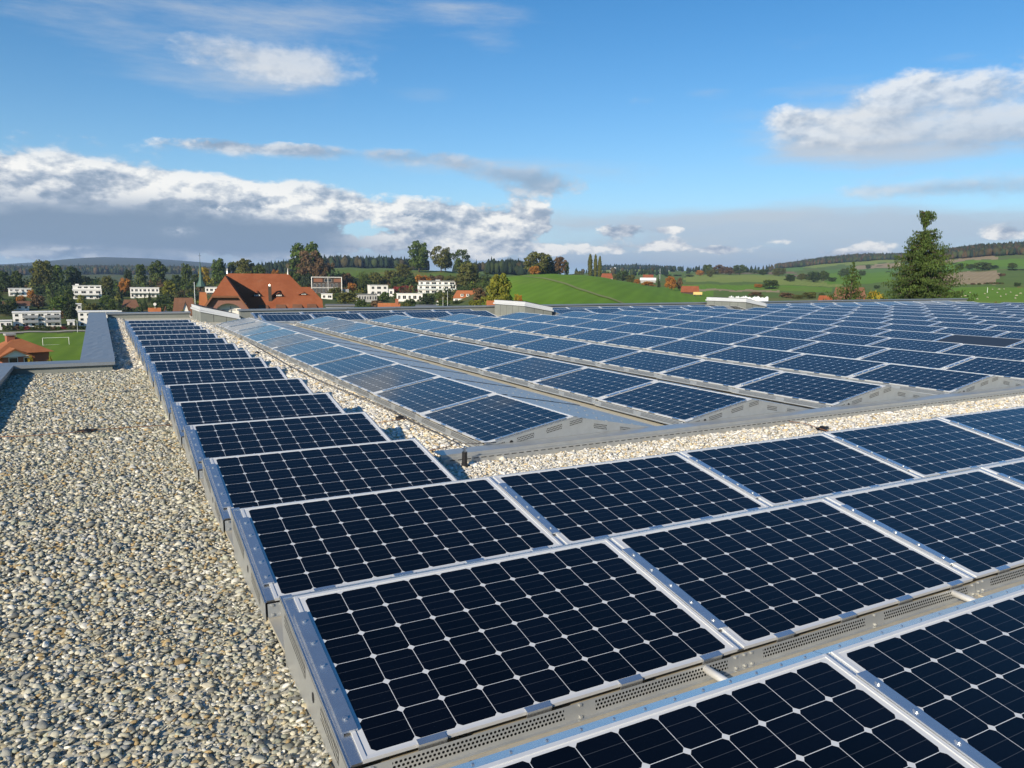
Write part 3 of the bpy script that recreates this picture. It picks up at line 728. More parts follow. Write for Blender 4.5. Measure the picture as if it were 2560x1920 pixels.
PATCH = [(-20, 12, 700, 2300, 6), (-20, 1.5, 130, 346, 2), (-20, 27, 346, 700, 6), (1.5, 27, 20, 346, 6), (12, 26, 700, 1200, 0), (27.2, 43, 60, 640, 1), (-20, 12, 2300, 9500, 7), (12, 33, 1350, 2100, 7), (34, 40.5, 2700, 3400, 7),
         (47, 57.2, 2430, 3300, 7), (57, 80, 1640, 2700, 7), (40.5, 51, 640, 780, 1), (41.5, 47.5, 610, 650, 3), (41, 48, 880, 1350, 5), (43.5, 48.5, 1500, 1720, 4), (45, 48.6, 1400, 1500, 8), (46.8, 51.5, 800, 1150, 5), (48, 50.5, 1250, 1420, 4),
         (50.6, 54.6, 900, 1500, 1), (50.5, 55, 1500, 1780, 8), (52.4, 55.2, 1850, 2080, 3), (49, 55.5, 2120, 2400, 5), (47.5, 49, 1750, 2400, 8), (56.6, 60.6, 640, 1010, 3), (60.6, 75, 640, 1000, 0), (56.8, 75, 1050, 1180, 8), (57, 75, 1180, 1460, 1),
         (57.4, 60.4, 1470, 1620, 3), (56, 80, 120, 600, 1), (36, 40, 1300, 1800, 8), (34, 38, 1800, 2500, 5), (38, 42, 1900, 2600, 8)]
def ground_mesh():
    na = len(AZG); V = np.zeros((na*NR+1, 3))
    a = np.radians(AZG)[:, None]; V[:-1, 0] = (np.sin(a)*RR[None]).ravel(); V[:-1, 1] = (np.cos(a)*RR[None]).ravel(); V[:-1, 2] = ZG.ravel()
    V[-1] = (0, 0, ZG[:, 0].mean())
    F = []; mi = []
    for i in range(na-1):
        for j in range(NR-1):
            F.append((i*NR+j, i*NR+j+1, (i+1)*NR+j+1, (i+1)*NR+j))
            am = (AZG[i]+AZG[i+1])/2; rm = (RR[j]+RR[j+1])/2; k = 0
            aw = am + .12*math.sin(rm*.02); rw = rm*(1+.012*math.sin(am*2.3)+.008*math.sin(am*5.1))
            for p in PATCH:
                if p[0] <= aw < p[1] and p[2] <= rw < p[3]: k = p[4]
            mi.append(k)
    me = bpy.data.meshes.new('ground'); me.from_pydata(V.tolist(), [], F)
    for g in GM: me.materials.append(g)
    me.polygons.foreach_set('material_index', mi); me.polygons.foreach_set('use_smooth', [True]*len(F)); me.update()
    o = bpy.data.objects.new('ground', me); COL.objects.link(o); tag(o, kind='structure')
ground_mesh()
def strip(name, pts, wd, mt, kind='structure', lift=.25):
    """a path laid on the ground: pts = (azimuth deg, distance)"""
    m = MB(); P = []
    for a, r in pts:
        a_ = math.radians(a); P.append(Vector((r*math.sin(a_), r*math.cos(a_), 0)))
    L, Rr = [], []
    for i, p in enumerate(P):
        d = (P[min(i+1, len(P)-1)]-P[max(i-1, 0)]).normalized(); n = Vector((-d.y, d.x, 0))*wd/2
        for lst, q in ((L, p+n), (Rr, p-n)):
            lst.append((q.x, q.y, terr(math.degrees(math.atan2(q.x, q.y)), math.hypot(q.x, q.y))+lift))
    for i in range(len(P)-1): m.face([Rr[i], Rr[i+1], L[i+1], L[i]])
    return tag(m.build(name, mt), kind=kind)
M_['path'] = plain('pale_path', (.34, .31, .26), .9, 0, .15, .2)
M_['track'] = plain('bare_track', (.19, .215, .05), .95, 0, .25, .1)
strip('road', [(a*.5, 350) for a in range(-36, 8)], 6, M_['path'])
strip('track', [(29+.4*k, 470-19*k+.35*k*k) for k in range(22)], 2.6, M_['track'], lift=.2)

# ------------------------------------------------------------------ trees
def leafmat():
    m, t, b = mat('leaves')
    oi = t.new('ShaderNodeObjectInfo'); a = t.new('ShaderNodeAttribute', attribute_name='tint').outputs['Color']
    c = t.mix(1.0, oi.outputs['Color'], a, 'MULTIPLY')
    t.put(b.inputs['Base Color'], c); b.inputs['Roughness'].default_value = .7; b.inputs['Specular IOR Level'].default_value = .25
    tr = t.new('ShaderNodeBsdfTranslucent'); t.put(tr.inputs[0], c)
    mx = t.new('ShaderNodeMixShader'); mx.inputs[0].default_value = .25
    t.l.new(b.outputs[0], mx.inputs[1]); t.l.new(tr.outputs[0], mx.inputs[2])
    t.l.new(mx.outputs[0], t.n['Material Output'].inputs[0])
    return m
LEAF = leafmat(); BARK = plain('bark', (.085, .065, .048), .9, 0, .3, 4)
def quads(P, Nn, size, rg):
    """leaf-clump quads at P facing about Nn"""
    n = len(P); t = np.cross(Nn, rg.normal(size=(n, 3))); t /= np.linalg.norm(t, axis=1)[:, None]+1e-9
    b = np.cross(Nn, t); s = (size*rg.uniform(.6, 1.35, n))[:, None]; asp = rg.uniform(.6, 1.0, n)[:, None]
    V = np.stack([P-t*s-b*s*asp*.35, P+b*s*asp*-.8, P+t*s+b*s*asp*.25, P+b*s*asp], 1)
    return V
def broad_mesh(seed, n=1500, shape='round', leaf=.045, gaps=.0):
    """crown (height 1 with trunk, radius about .5)"""
    rg = np.random.default_rng(seed); lobes = []
    nl = {'round': 26, 'tall': 20, 'loose': 19, 'low': 16}[shape]
    for k in range(nl):
        if shape == 'round': h = .17+.75*((k+.5)/nl); rad = .40*math.sqrt(max(.05, 1-((h-.50)/.50)**2)); r = rg.uniform(.12, .20)
        elif shape == 'tall': h = .16+.76*((k+.5)/nl); rad = .32*math.sqrt(max(.04, 1-((h-.50)/.52)**2)); r = rg.uniform(.12, .19)
        elif shape == 'loose': h = .22+.70*((k+.5)/nl); rad = .42*math.sqrt(max(.05, 1-((h-.54)/.50)**2)); r = rg.uniform(.10, .18)
        else: h = .16+.64*((k+.5)/nl); rad = .42*math.sqrt(max(.05, 1-((h-.36)/.60)**2)); r = rg.uniform(.15, .24)
        a = k*2.4+rg.uniform(-.5, .5); q = rad*rg.uniform(.45, 1.0)
        lobes.append((q*math.cos(a), q*math.sin(a), h, r, r*rg.uniform(.6, .85), rg.uniform(.78, 1.22)))
    Ps, Ns, Cs = [], [], []
    w_ = np.array([l[3]**2 for l in lobes]); w_ /= w_.sum()
    for l, c in zip(lobes, rg.multinomial(n, w_)):
        d = rg.normal(size=(c, 3)); d /= np.linalg.norm(d, axis=1)[:, None]
        d[:, 2] = np.where((d[:, 2] < -.3) & (rg.random(c) < .6), -d[:, 2], d[:, 2])
        rr = rg.uniform(.62, 1.08, c)[:, None]
        P = np.array(l[:3]) + d*rr*np.array([l[3], l[3], l[4]])
        N = d + rg.normal(0, .55, (c, 3)); N /= np.linalg.norm(N, axis=1)[:, None]
        Ps.append(P); Ns.append(N); Cs.append(np.full(c, l[5])*rg.uniform(.75, 1.25, c))
    P, N, Cc = np.concatenate(Ps), np.concatenate(Ns), np.concatenate(Cs)
    V = quads(P, N, leaf, rg); n = len(P)
    hue = rg.normal(0, .07, n)
    C = np.stack([Cc*(1+hue), Cc, Cc*(1-.5*hue)], 1)
    crown = big_mesh('crown', V.reshape(-1, 3), np.arange(n*4).reshape(-1, 4), np.repeat(C, 4, 0), LEAF, False)
    m = MB(); m.tube([(0, 0, -.06), (.004, 0, .12), (-.006, .004, .34), (.004, -.004, .62)], [.034, .026, .020, .008], 7)
    for l in lobes[::3]: m.tube([(0, 0, .2+.18*rg.random()), (l[0]*.5, l[1]*.5, l[2]-.1), (l[0]*.9, l[1]*.9, l[2])], [.014, .010, .004], 5)
    tmp = m.build('trunk', BARK, smooth=True); tr = tmp.data; bpy.data.objects.remove(tmp)
    return crown, tr
def poplar_mesh(seed):
    rg = np.random.default_rng(seed); n = 1300
    h = rg.beta(1.25, 1.2, n)*.94+.06; R = .5*np.clip(np.minimum((h-.03)*4.5, (1.02-h)*3.2), .06, 1)**.6; a = rg.uniform(0, 6.283, n); q = R*np.sqrt(rg.uniform(.2, 1, n))*rg.uniform(.75, 1.1, n)
    P = np.stack([q*np.cos(a), q*np.sin(a), h], 1); N = np.stack([np.cos(a), np.sin(a), rg.normal(.2, .4, n)], 1)+rg.normal(0, .4, (n, 3)); N /= np.linalg.norm(N, axis=1)[:, None]
    V = quads(P, N, .05, rg); V = P[:, None]+(V-P[:, None])*np.array([2.4, 2.4, .55])
    Cc = rg.uniform(.7, 1.3, n); C = np.stack([Cc, Cc, Cc], 1)
    crown = big_mesh('crown', V.reshape(-1, 3), np.arange(n*4).reshape(-1, 4), np.repeat(C, 4, 0), LEAF, False)
    m = MB(); m.tube([(0, 0, -.05), (0, 0, .4), (0, 0, .9)], [.10, .07, .02], 6); tmp = m.build('trunk', BARK, smooth=True); tr = tmp.data; bpy.data.objects.remove(tmp)
    return crown, tr
def conifer_mesh(seed, whorls=30, per=9, sub=14, spread=.5, droop=.16, ragged=.25, gap=None, base=.03, leaf=.016, power=1.25, lop=0.0):
    """spruce: bent, drooping branches carrying hanging sprays of needles; height 1"""
    rg = np.random.default_rng(seed); Ps, Ns, Cs, Sz = [], [], [], []
    m = MB(); m.tube([(0, 0, -.05), (.003, 0, .3), (-.004, .003, .65), (.0, 0, .86), (.004, 0, .985)], [.022, .018, .012, .006, .0015], 8)
    for k in range(whorls):
        f = (k+.5)/whorls; h = base+(1-base)*f**.92
        if gap and gap[0] < h < gap[1]: continue
        L0 = spread*math.tanh(power*(1-h)**1.12)+.008
        if gap and h >= gap[1]: L0 = .075*math.sin(math.pi*min(1, (1.03-h)/(1.03-gap[1])))+.012
        nb = max(4, int(per*(1-.45*h)))
        a0 = rg.uniform(0, 6.28)
        for b in range(nb):
            a = a0+b*6.283/nb+rg.uniform(-.3, .3); L = L0*rg.uniform(1-ragged*1.6, 1+ragged)*(1+lop*math.cos(a-.4))
            up_ = .10+.25*h; n = max(5, int(sub*(L/spread)**.6*2.0))
            t = rg.uniform(.08, 1.0, n)**.8
            # branch line: out, sagging then turned up at the tip
            x = L*t; z = h+L*(up_*t-.62*droop/.16*.5*t*t+.18*t**4)
            sd = rg.normal(0, .085, n)*L*(.35+t)
            P = np.stack([x*math.cos(a)-sd*math.sin(a), x*math.sin(a)+sd*math.cos(a), z-np.abs(rg.normal(0, .013, n))], 1)
            N = np.stack([np.cos(a)*.6+rg.normal(0, .5, n), np.sin(a)*.6+rg.normal(0, .5, n), .55+rg.normal(0, .45, n)], 1); N /= np.linalg.norm(N, axis=1)[:, None]
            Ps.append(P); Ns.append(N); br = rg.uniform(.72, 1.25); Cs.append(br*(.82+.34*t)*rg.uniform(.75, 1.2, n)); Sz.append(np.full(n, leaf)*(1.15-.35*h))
            if b % 2 == 0 and L > .05:
                m.tube([(0, 0, h), (L*.5*math.cos(a), L*.5*math.sin(a), h+L*(up_*.5-.12)), (L*.9*math.cos(a), L*.9*math.sin(a), h+L*(up_*.9-.32))], [.0045, .003, .001], 4, caps=False)
    P, N, Cc, sz = np.concatenate(Ps), np.concatenate(Ns), np.concatenate(Cs), np.concatenate(Sz)
    V = quads(P, N, sz, rg); hang = rg.uniform(.8, 1.9, len(P))
    V = P[:, None]+(V-P[:, None])*np.stack([np.ones_like(hang), np.ones_like(hang), hang], 1)[:, None]
    C = np.stack([Cc*rg.uniform(.9, 1.12, len(Cc)), Cc, Cc*.95], 1)
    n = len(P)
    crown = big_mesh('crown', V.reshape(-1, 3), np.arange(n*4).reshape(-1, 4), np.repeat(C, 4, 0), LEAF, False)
    tmp = m.build('trunk', BARK, smooth=True, merge=False); tr = tmp.data; bpy.data.objects.remove(tmp)
    return crown, tr
KIND = {'round': [broad_mesh(s, 2400, 'round', .038) for s in (11, 12, 13)], 'tall': [broad_mesh(s, 1500, 'tall', .042) for s in (21, 22)],
        'loose': [broad_mesh(s, 1400, 'loose', .036) for s in (31, 32)], 'low': [broad_mesh(s, 1200, 'low', .050) for s in (41, 42, 43)],
        'poplar': [poplar_mesh(51)], 'conifer': [conifer_mesh(61, 24, 9, 8, .45, leaf=.028, power=1.3)]}
CNT = {}
def place_tree(kind, x, y, z, h, wd, label, col, name=None, group=None, variant=None, meshes=None):
    lst = meshes or KIND[kind]; i = CNT.get(kind, 0); CNT[kind] = i+1
    cr, tr = lst[i % len(lst)] if variant is None else lst[variant]
    nm = name or {'poplar': 'poplar_tree', 'conifer': 'conifer_tree', 'low': 'bush' if h < 6 else 'broadleaf_tree'}.get(kind, 'broadleaf_tree')
    r = empty(nm, (x, y, z), (i*2.39) % 6.283 if kind != 'spruce' else 0)
    tag(r, label, 'bush' if nm == 'bush' else 'tree', group)
    for pn, me in (('crown', cr), ('trunk', tr)):
        o = bpy.data.objects.new(pn, me); COL.objects.link(o); o.parent = r
        o.scale = (wd, wd, h); o.color = (*col, 1)
    return r
G1, G2, G3, OL, YG, YE, OR, BR, RD, DK, SP = (.075, .105, .022), (.085, .130, .024), (.055, .085, .022), (.118, .122, .028), (.20, .205, .028), (.36, .27, .030), (.38, .165, .030), (.155, .098, .048), (.26, .05, .038), (.040, .060, .024), (.064, .100, .022)
def za(x, y): return x/3.456, 560+y/3.456
def zb(x, y): return 640+x/3.456, 560+y/3.456
def zc(x, y): return 1200+x/3.16, 560+y/3.16
def zd(x, y): return 1860+x/3.16, 500+y/3.16
SC = {'a': (za, 3.456), 'b': (zb, 3.456), 'c': (zc, 3.16), 'd': (zd, 3.16)}
def tree(zone, x, ytop, wpx, D, kind, col, label, group='trees among the houses', **kw):
    fn, sc = SC[zone]; u, v = fn(x, ytop); g = grd(u, D); top = at(u, v, D).z
    h = max(top-g.z+.2, 1.5); wd = wpx/sc/F_PX*D*1.12*cos2(u, v)
    return place_tree(kind, g.x, g.y, g.z-.2, h, wd, label, col, group=group, **kw)
TG = 'trees along the left skyline'
T = [
 ('a', 40, 405, 130, 600, 'round', G3, 'dark green tree at the very left edge of the skyline', TG), ('a', 140, 402, 120, 600, 'round', G1, 'dark green tree second from the left on the skyline', TG),
 ('a', 380, 312, 235, 620, 'round', OL, 'big olive brown tree towering behind the leftmost villa', TG), ('a', 505, 357, 130, 640, 'tall', G2, 'green tree right of the big olive tree on the skyline', TG),
 ('a', 635, 370, 165, 650, 'round', G3, 'dark green round tree behind the stepped white villa', TG), ('a', 745, 440, 95, 680, 'low', DK, 'low dark tree right behind the stepped white villa', TG),
 ('a', 920, 447, 120, 590, 'round', OL, 'olive autumn tree between the two white villas', TG), ('a', 1080, 466, 105, 560, 'round', OR, 'bright orange tree left of the long white villa', TG),
 ('a', 1115, 390, 95, 660, 'tall', DK, 'dark tree left of the pair on the skyline', TG), ('a', 1225, 352, 130, 650, 'tall', G1, 'left tree of the pair above the long white villa', TG),
 ('a', 1368, 320, 165, 650, 'round', G1, 'right bigger tree of the pair above the long white villa', TG), ('a', 1460, 487, 120, 520, 'round', YG, 'round yellow green tree at the right end of the long villa', TG),
 ('a', 1612, 335, 115, 640, 'tall', G1, 'narrow green tree left of the church spire', TG), ('a', 1770, 372, 95, 640, 'round', YE, 'yellow tree just right of the church spire', TG),
 ('a', 1895, 300, 150, 630, 'round', G2, 'green tree above the left end of the red roof', TG), ('a', 2015, 330, 120, 640, 'tall', G1, 'tree in the middle of the group above the red roof', TG), ('a', 2130, 298, 185, 630, 'round', OL, 'broad yellow green tree over the ridge of the red roof', TG),
 ('a', 1025, 530, 90, 520, 'conifer', DK, 'dark conifer left of the long white villa', TG), ('a', 1700, 420, 90, 680, 'low', G3, 'low dark tree behind the church spire', TG), ('a', 830, 470, 80, 700, 'low', G3, 'low dark tree on the skyline between the white villas', TG),
 ('a', 1530, 430, 80, 700, 'low', G1, 'low green tree left of the spire on the skyline', TG),
 ('a', 450, 535, 95, 500, 'conifer', DK, 'dark bluish conifer beside the stepped white villa'), ('a', 590, 560, 110, 500, 'tall', G1, 'green tree hiding the left corner of the stepped villa'),
 ('a', 170, 605, 95, 480, 'low', OR, 'orange bush before the leftmost villa'), ('a', 315, 600, 140, 470, 'low', BR, 'reddish brown tree right of the leftmost villa'), ('a', 500, 622, 190, 440, 'round', G2, 'broad green tree above the left apartment block'),
 ('a', 600, 655, 130, 400, 'round', DK, 'dark tree at the right end of the left apartment block'), ('a', 40, 690, 140, 430, 'round', DK, 'dark tree at the left picture edge above the apartments'), ('a', 780, 672, 130, 420, 'low', OL, 'olive bush above the right apartment block'),
 ('a', 870, 690, 110, 420, 'low', G3, 'dark bush above the roof of the right apartment block'), ('a', 955, 655, 95, 400, 'tall', G1, 'green tree behind the right apartment block'), ('a', 1060, 700, 130, 380, 'low', DK, 'dark hedge bush below the brown roof, left part'),
 ('a', 1170, 705, 140, 380, 'low', G3, 'dark hedge bush below the brown roof, right part'), ('a', 1290, 590, 75, 500, 'conifer', DK, 'small dark conifer under the long white villa'), ('a', 1340, 640, 90, 460, 'low', G3, 'dark bush right of the small dark conifer'),
 ('a', 1400, 600, 110, 480, 'low', G1, 'green bush under the yellow green tree'), ('a', 1245, 620, 70, 450, 'conifer', G3, 'small conifer at the right end of the brown roof'), ('a', 1020, 620, 60, 430, 'conifer', DK, 'slim conifer at the left end of the brown roof'),
 ('a', 900, 610, 90, 500, 'low', G2, 'green bush in the garden between the two villas'), ('a', 700, 600, 70, 490, 'low', YG, 'yellow bush at the foot of the stepped villa'), ('a', 80, 640, 120, 460, 'low', G1, 'green bush below the leftmost villa'), ('a', 260, 560, 70, 540, 'low', OR, 'small orange tree behind the leftmost villa'),
 ('a', 1560, 570, 90, 520, 'low', BR, 'brown bush on the slope left of the spire'), ('a', 1640, 560, 80, 540, 'low', OL, 'olive bush on the slope under the spire'), ('a', 1580, 725, 80, 280, 'low', YG, 'yellow green bush before the white arched house'),
 ('a', 30, 955, 90, 150, 'low', BR, 'rust brown bush left of the house with the pyramid roof'), ('a', 240, 1105, 130, 128, 'low', YE, 'yellow tree before the wall of the house with the pyramid roof'), ('a', 400, 1100, 110, 128, 'low', YG, 'yellow green tree at the right corner of the pyramid roof house'),
 ('a', 130, 1145, 110, 126, 'low', YG, 'yellow green bush under the white gable of the pyramid roof house'),
]
for k in range(17):                                   # hedge of single bushes between road and apartments
    T.append(('a', 20+k*46, 868+(k*37 % 17), 62, 362, 'low', [G1, G3, BR, G2, RD, G3, OL][k % 7], f'{["green","dark","brownish","green","reddish","dark","olive"][k % 7]} bush {ORD[k+1]} from the left in the hedge behind the road', 'bushes in the hedge behind the road'))
MG = 'trees around the middle houses'
T += [
 ('b', 440, 160, 300, 640, 'round', G2, 'very big green tree behind the right end of the red roof', MG), ('b', 475, 225, 255, 600, 'loose', BR, 'brown thinning tree in front of the very big green one', MG), ('b', 560, 300, 130, 590, 'round', BR, 'brown tree at the right foot of the big green tree', MG), ('b', 650, 335, 90, 600, 'loose', BR, 'small brown tree left of the hill field', MG),
 ('b', 175, 392, 85, 560, 'round', OR, 'orange tree behind the ridge of the red roof', MG), ('b', 30, 352, 110, 600, 'round', G1, 'green tree behind the ridge left of the orange one', MG), ('b', 250, 400, 60, 600, 'low', OL, 'small olive tree right of the orange tree behind the ridge', MG), ('b', 330, 400, 120, 580, 'low', G1, 'green tree low behind the red roof under the big tree', MG),
 ('b', 1410, 150, 205, 760, 'round', G2, 'tall green tree on the hilltop, left of three', MG), ('b', 1600, 185, 175, 760, 'loose', OL, 'yellow brown thin tree on the hilltop, middle of three', MG), ('b', 1640, 230, 120, 770, 'round', OL, 'brown green tree close behind the thin hilltop tree', MG), ('b', 1772, 220, 180, 740, 'loose', G1, 'dark spreading tree on the hilltop, right of three', MG),
 ('b', 1835, 330, 215, 585, 'round', OL, 'olive green tree on the slope right of the terraced white block', MG), ('b', 1270, 345, 170, 690, 'round', OL, 'yellow brown tree at the left edge of the hilltop', MG), ('b', 2085, 425, 225, 205, 'round', YG, 'large yellow green tree at the left foot of the bright meadow', MG), ('b', 1930, 540, 110, 300, 'low', BR, 'brown bush left of the large yellow green tree', MG),
 ('b', 790, 570, 170, 420, 'low', OL, 'grey green willow right of the low white house', MG), ('b', 930, 430, 120, 580, 'round', G1, 'green tree above the low pavilion', MG), ('b', 830, 500, 80, 570, 'low', OR, 'orange red small tree right of the framed modern house', MG), ('b', 790, 410, 110, 620, 'low', BR, 'brown bush on the slope above the framed modern house', MG),
 ('b', 1040, 420, 125, 620, 'round', OL, 'olive tree above the white cube house', MG), ('b', 1155, 395, 140, 630, 'round', OL, 'olive brown tree behind the red shrubs', MG), ('b', 1210, 440, 120, 610, 'low', G1, 'green bush behind the red shrubs', MG), ('b', 1110, 580, 85, 460, 'low', G2, 'green shrub in front of the white cube house', MG),
 ('b', 1290, 525, 190, 560, 'low', RD, 'crimson shrub mass left of the terraced white block', MG), ('b', 1225, 530, 90, 570, 'low', RD, 'smaller crimson shrub beside the big crimson shrub', MG), ('b', 1470, 620, 140, 400, 'low', DK, 'dark green tree before the white low building', MG), ('b', 1330, 640, 100, 380, 'low', G3, 'dark shrub in front of the white low building', MG),
 ('b', 1440, 430, 130, 660, 'low', OR, 'orange hedge clump above the terraced block, left part', MG), ('b', 1560, 435, 130, 660, 'low', BR, 'brown hedge clump above the terraced block, middle part', MG), ('b', 1670, 440, 120, 660, 'low', OL, 'olive hedge clump above the terraced block, right part', MG), ('b', 1330, 470, 120, 640, 'low', G1, 'green clump behind the terraced block at its left', MG),
 ('b', 905, 640, 110, 330, 'low', G3, 'dark shrub beneath the low pavilion', MG), ('b', 1040, 650, 130, 320, 'low', BR, 'brown shrub right of the low pavilion', MG), ('b', 960, 680, 110, 290, 'low', G1, 'green shrub left of the orange roof behind the panels', MG), ('b', 1300, 675, 110, 300, 'low', OL, 'olive shrub right of the orange roof behind the panels', MG), ('b', 1620, 650, 110, 380, 'low', G2, 'green shrub by the thin white poles', MG),
 ('b', 1900, 640, 120, 260, 'low', YG, 'yellow green shrub right of the house with dormers', MG), ('b', 1750, 660, 110, 370, 'low', G3, 'dark shrub before the house with dormers', MG), ('b', 2150, 590, 120, 190, 'low', YG, 'yellow green shrub below the large yellow green tree', MG), ('b', 2030, 590, 130, 215, 'low', G2, 'green shrub below the large yellow green tree', MG), ('b', 700, 430, 90, 620, 'low', YG, 'yellow bush left of the hill field', MG),
 ('b', 450, 420, 120, 560, 'low', DK, 'dark bush left of the framed modern house', MG), ('b', 700, 590, 70, 480, 'low', G1, 'green hedge right of the low white house', MG), ('b', 640, 705, 70, 200, 'low', YG, 'yellow bush left of the flat grey roof', MG), ('b', 690, 540, 120, 520, 'low', OL, 'olive bush at the foot of the framed modern house', MG), ('b', 1000, 480, 90, 580, 'low', G3, 'dark bush left above the white cube house', MG),
 ('c', 290, 550, 60, 200, 'loose', YE, 'dry straw coloured plant left of the middle skylight', MG), ('c', 320, 560, 40, 205, 'tall', OR, 'dry brown plant above the middle skylight', MG), ('c', 60, 560, 120, 260, 'low', YG, 'yellow green shrub left above the middle skylight', MG),
]
RG = 'trees in the open fields'
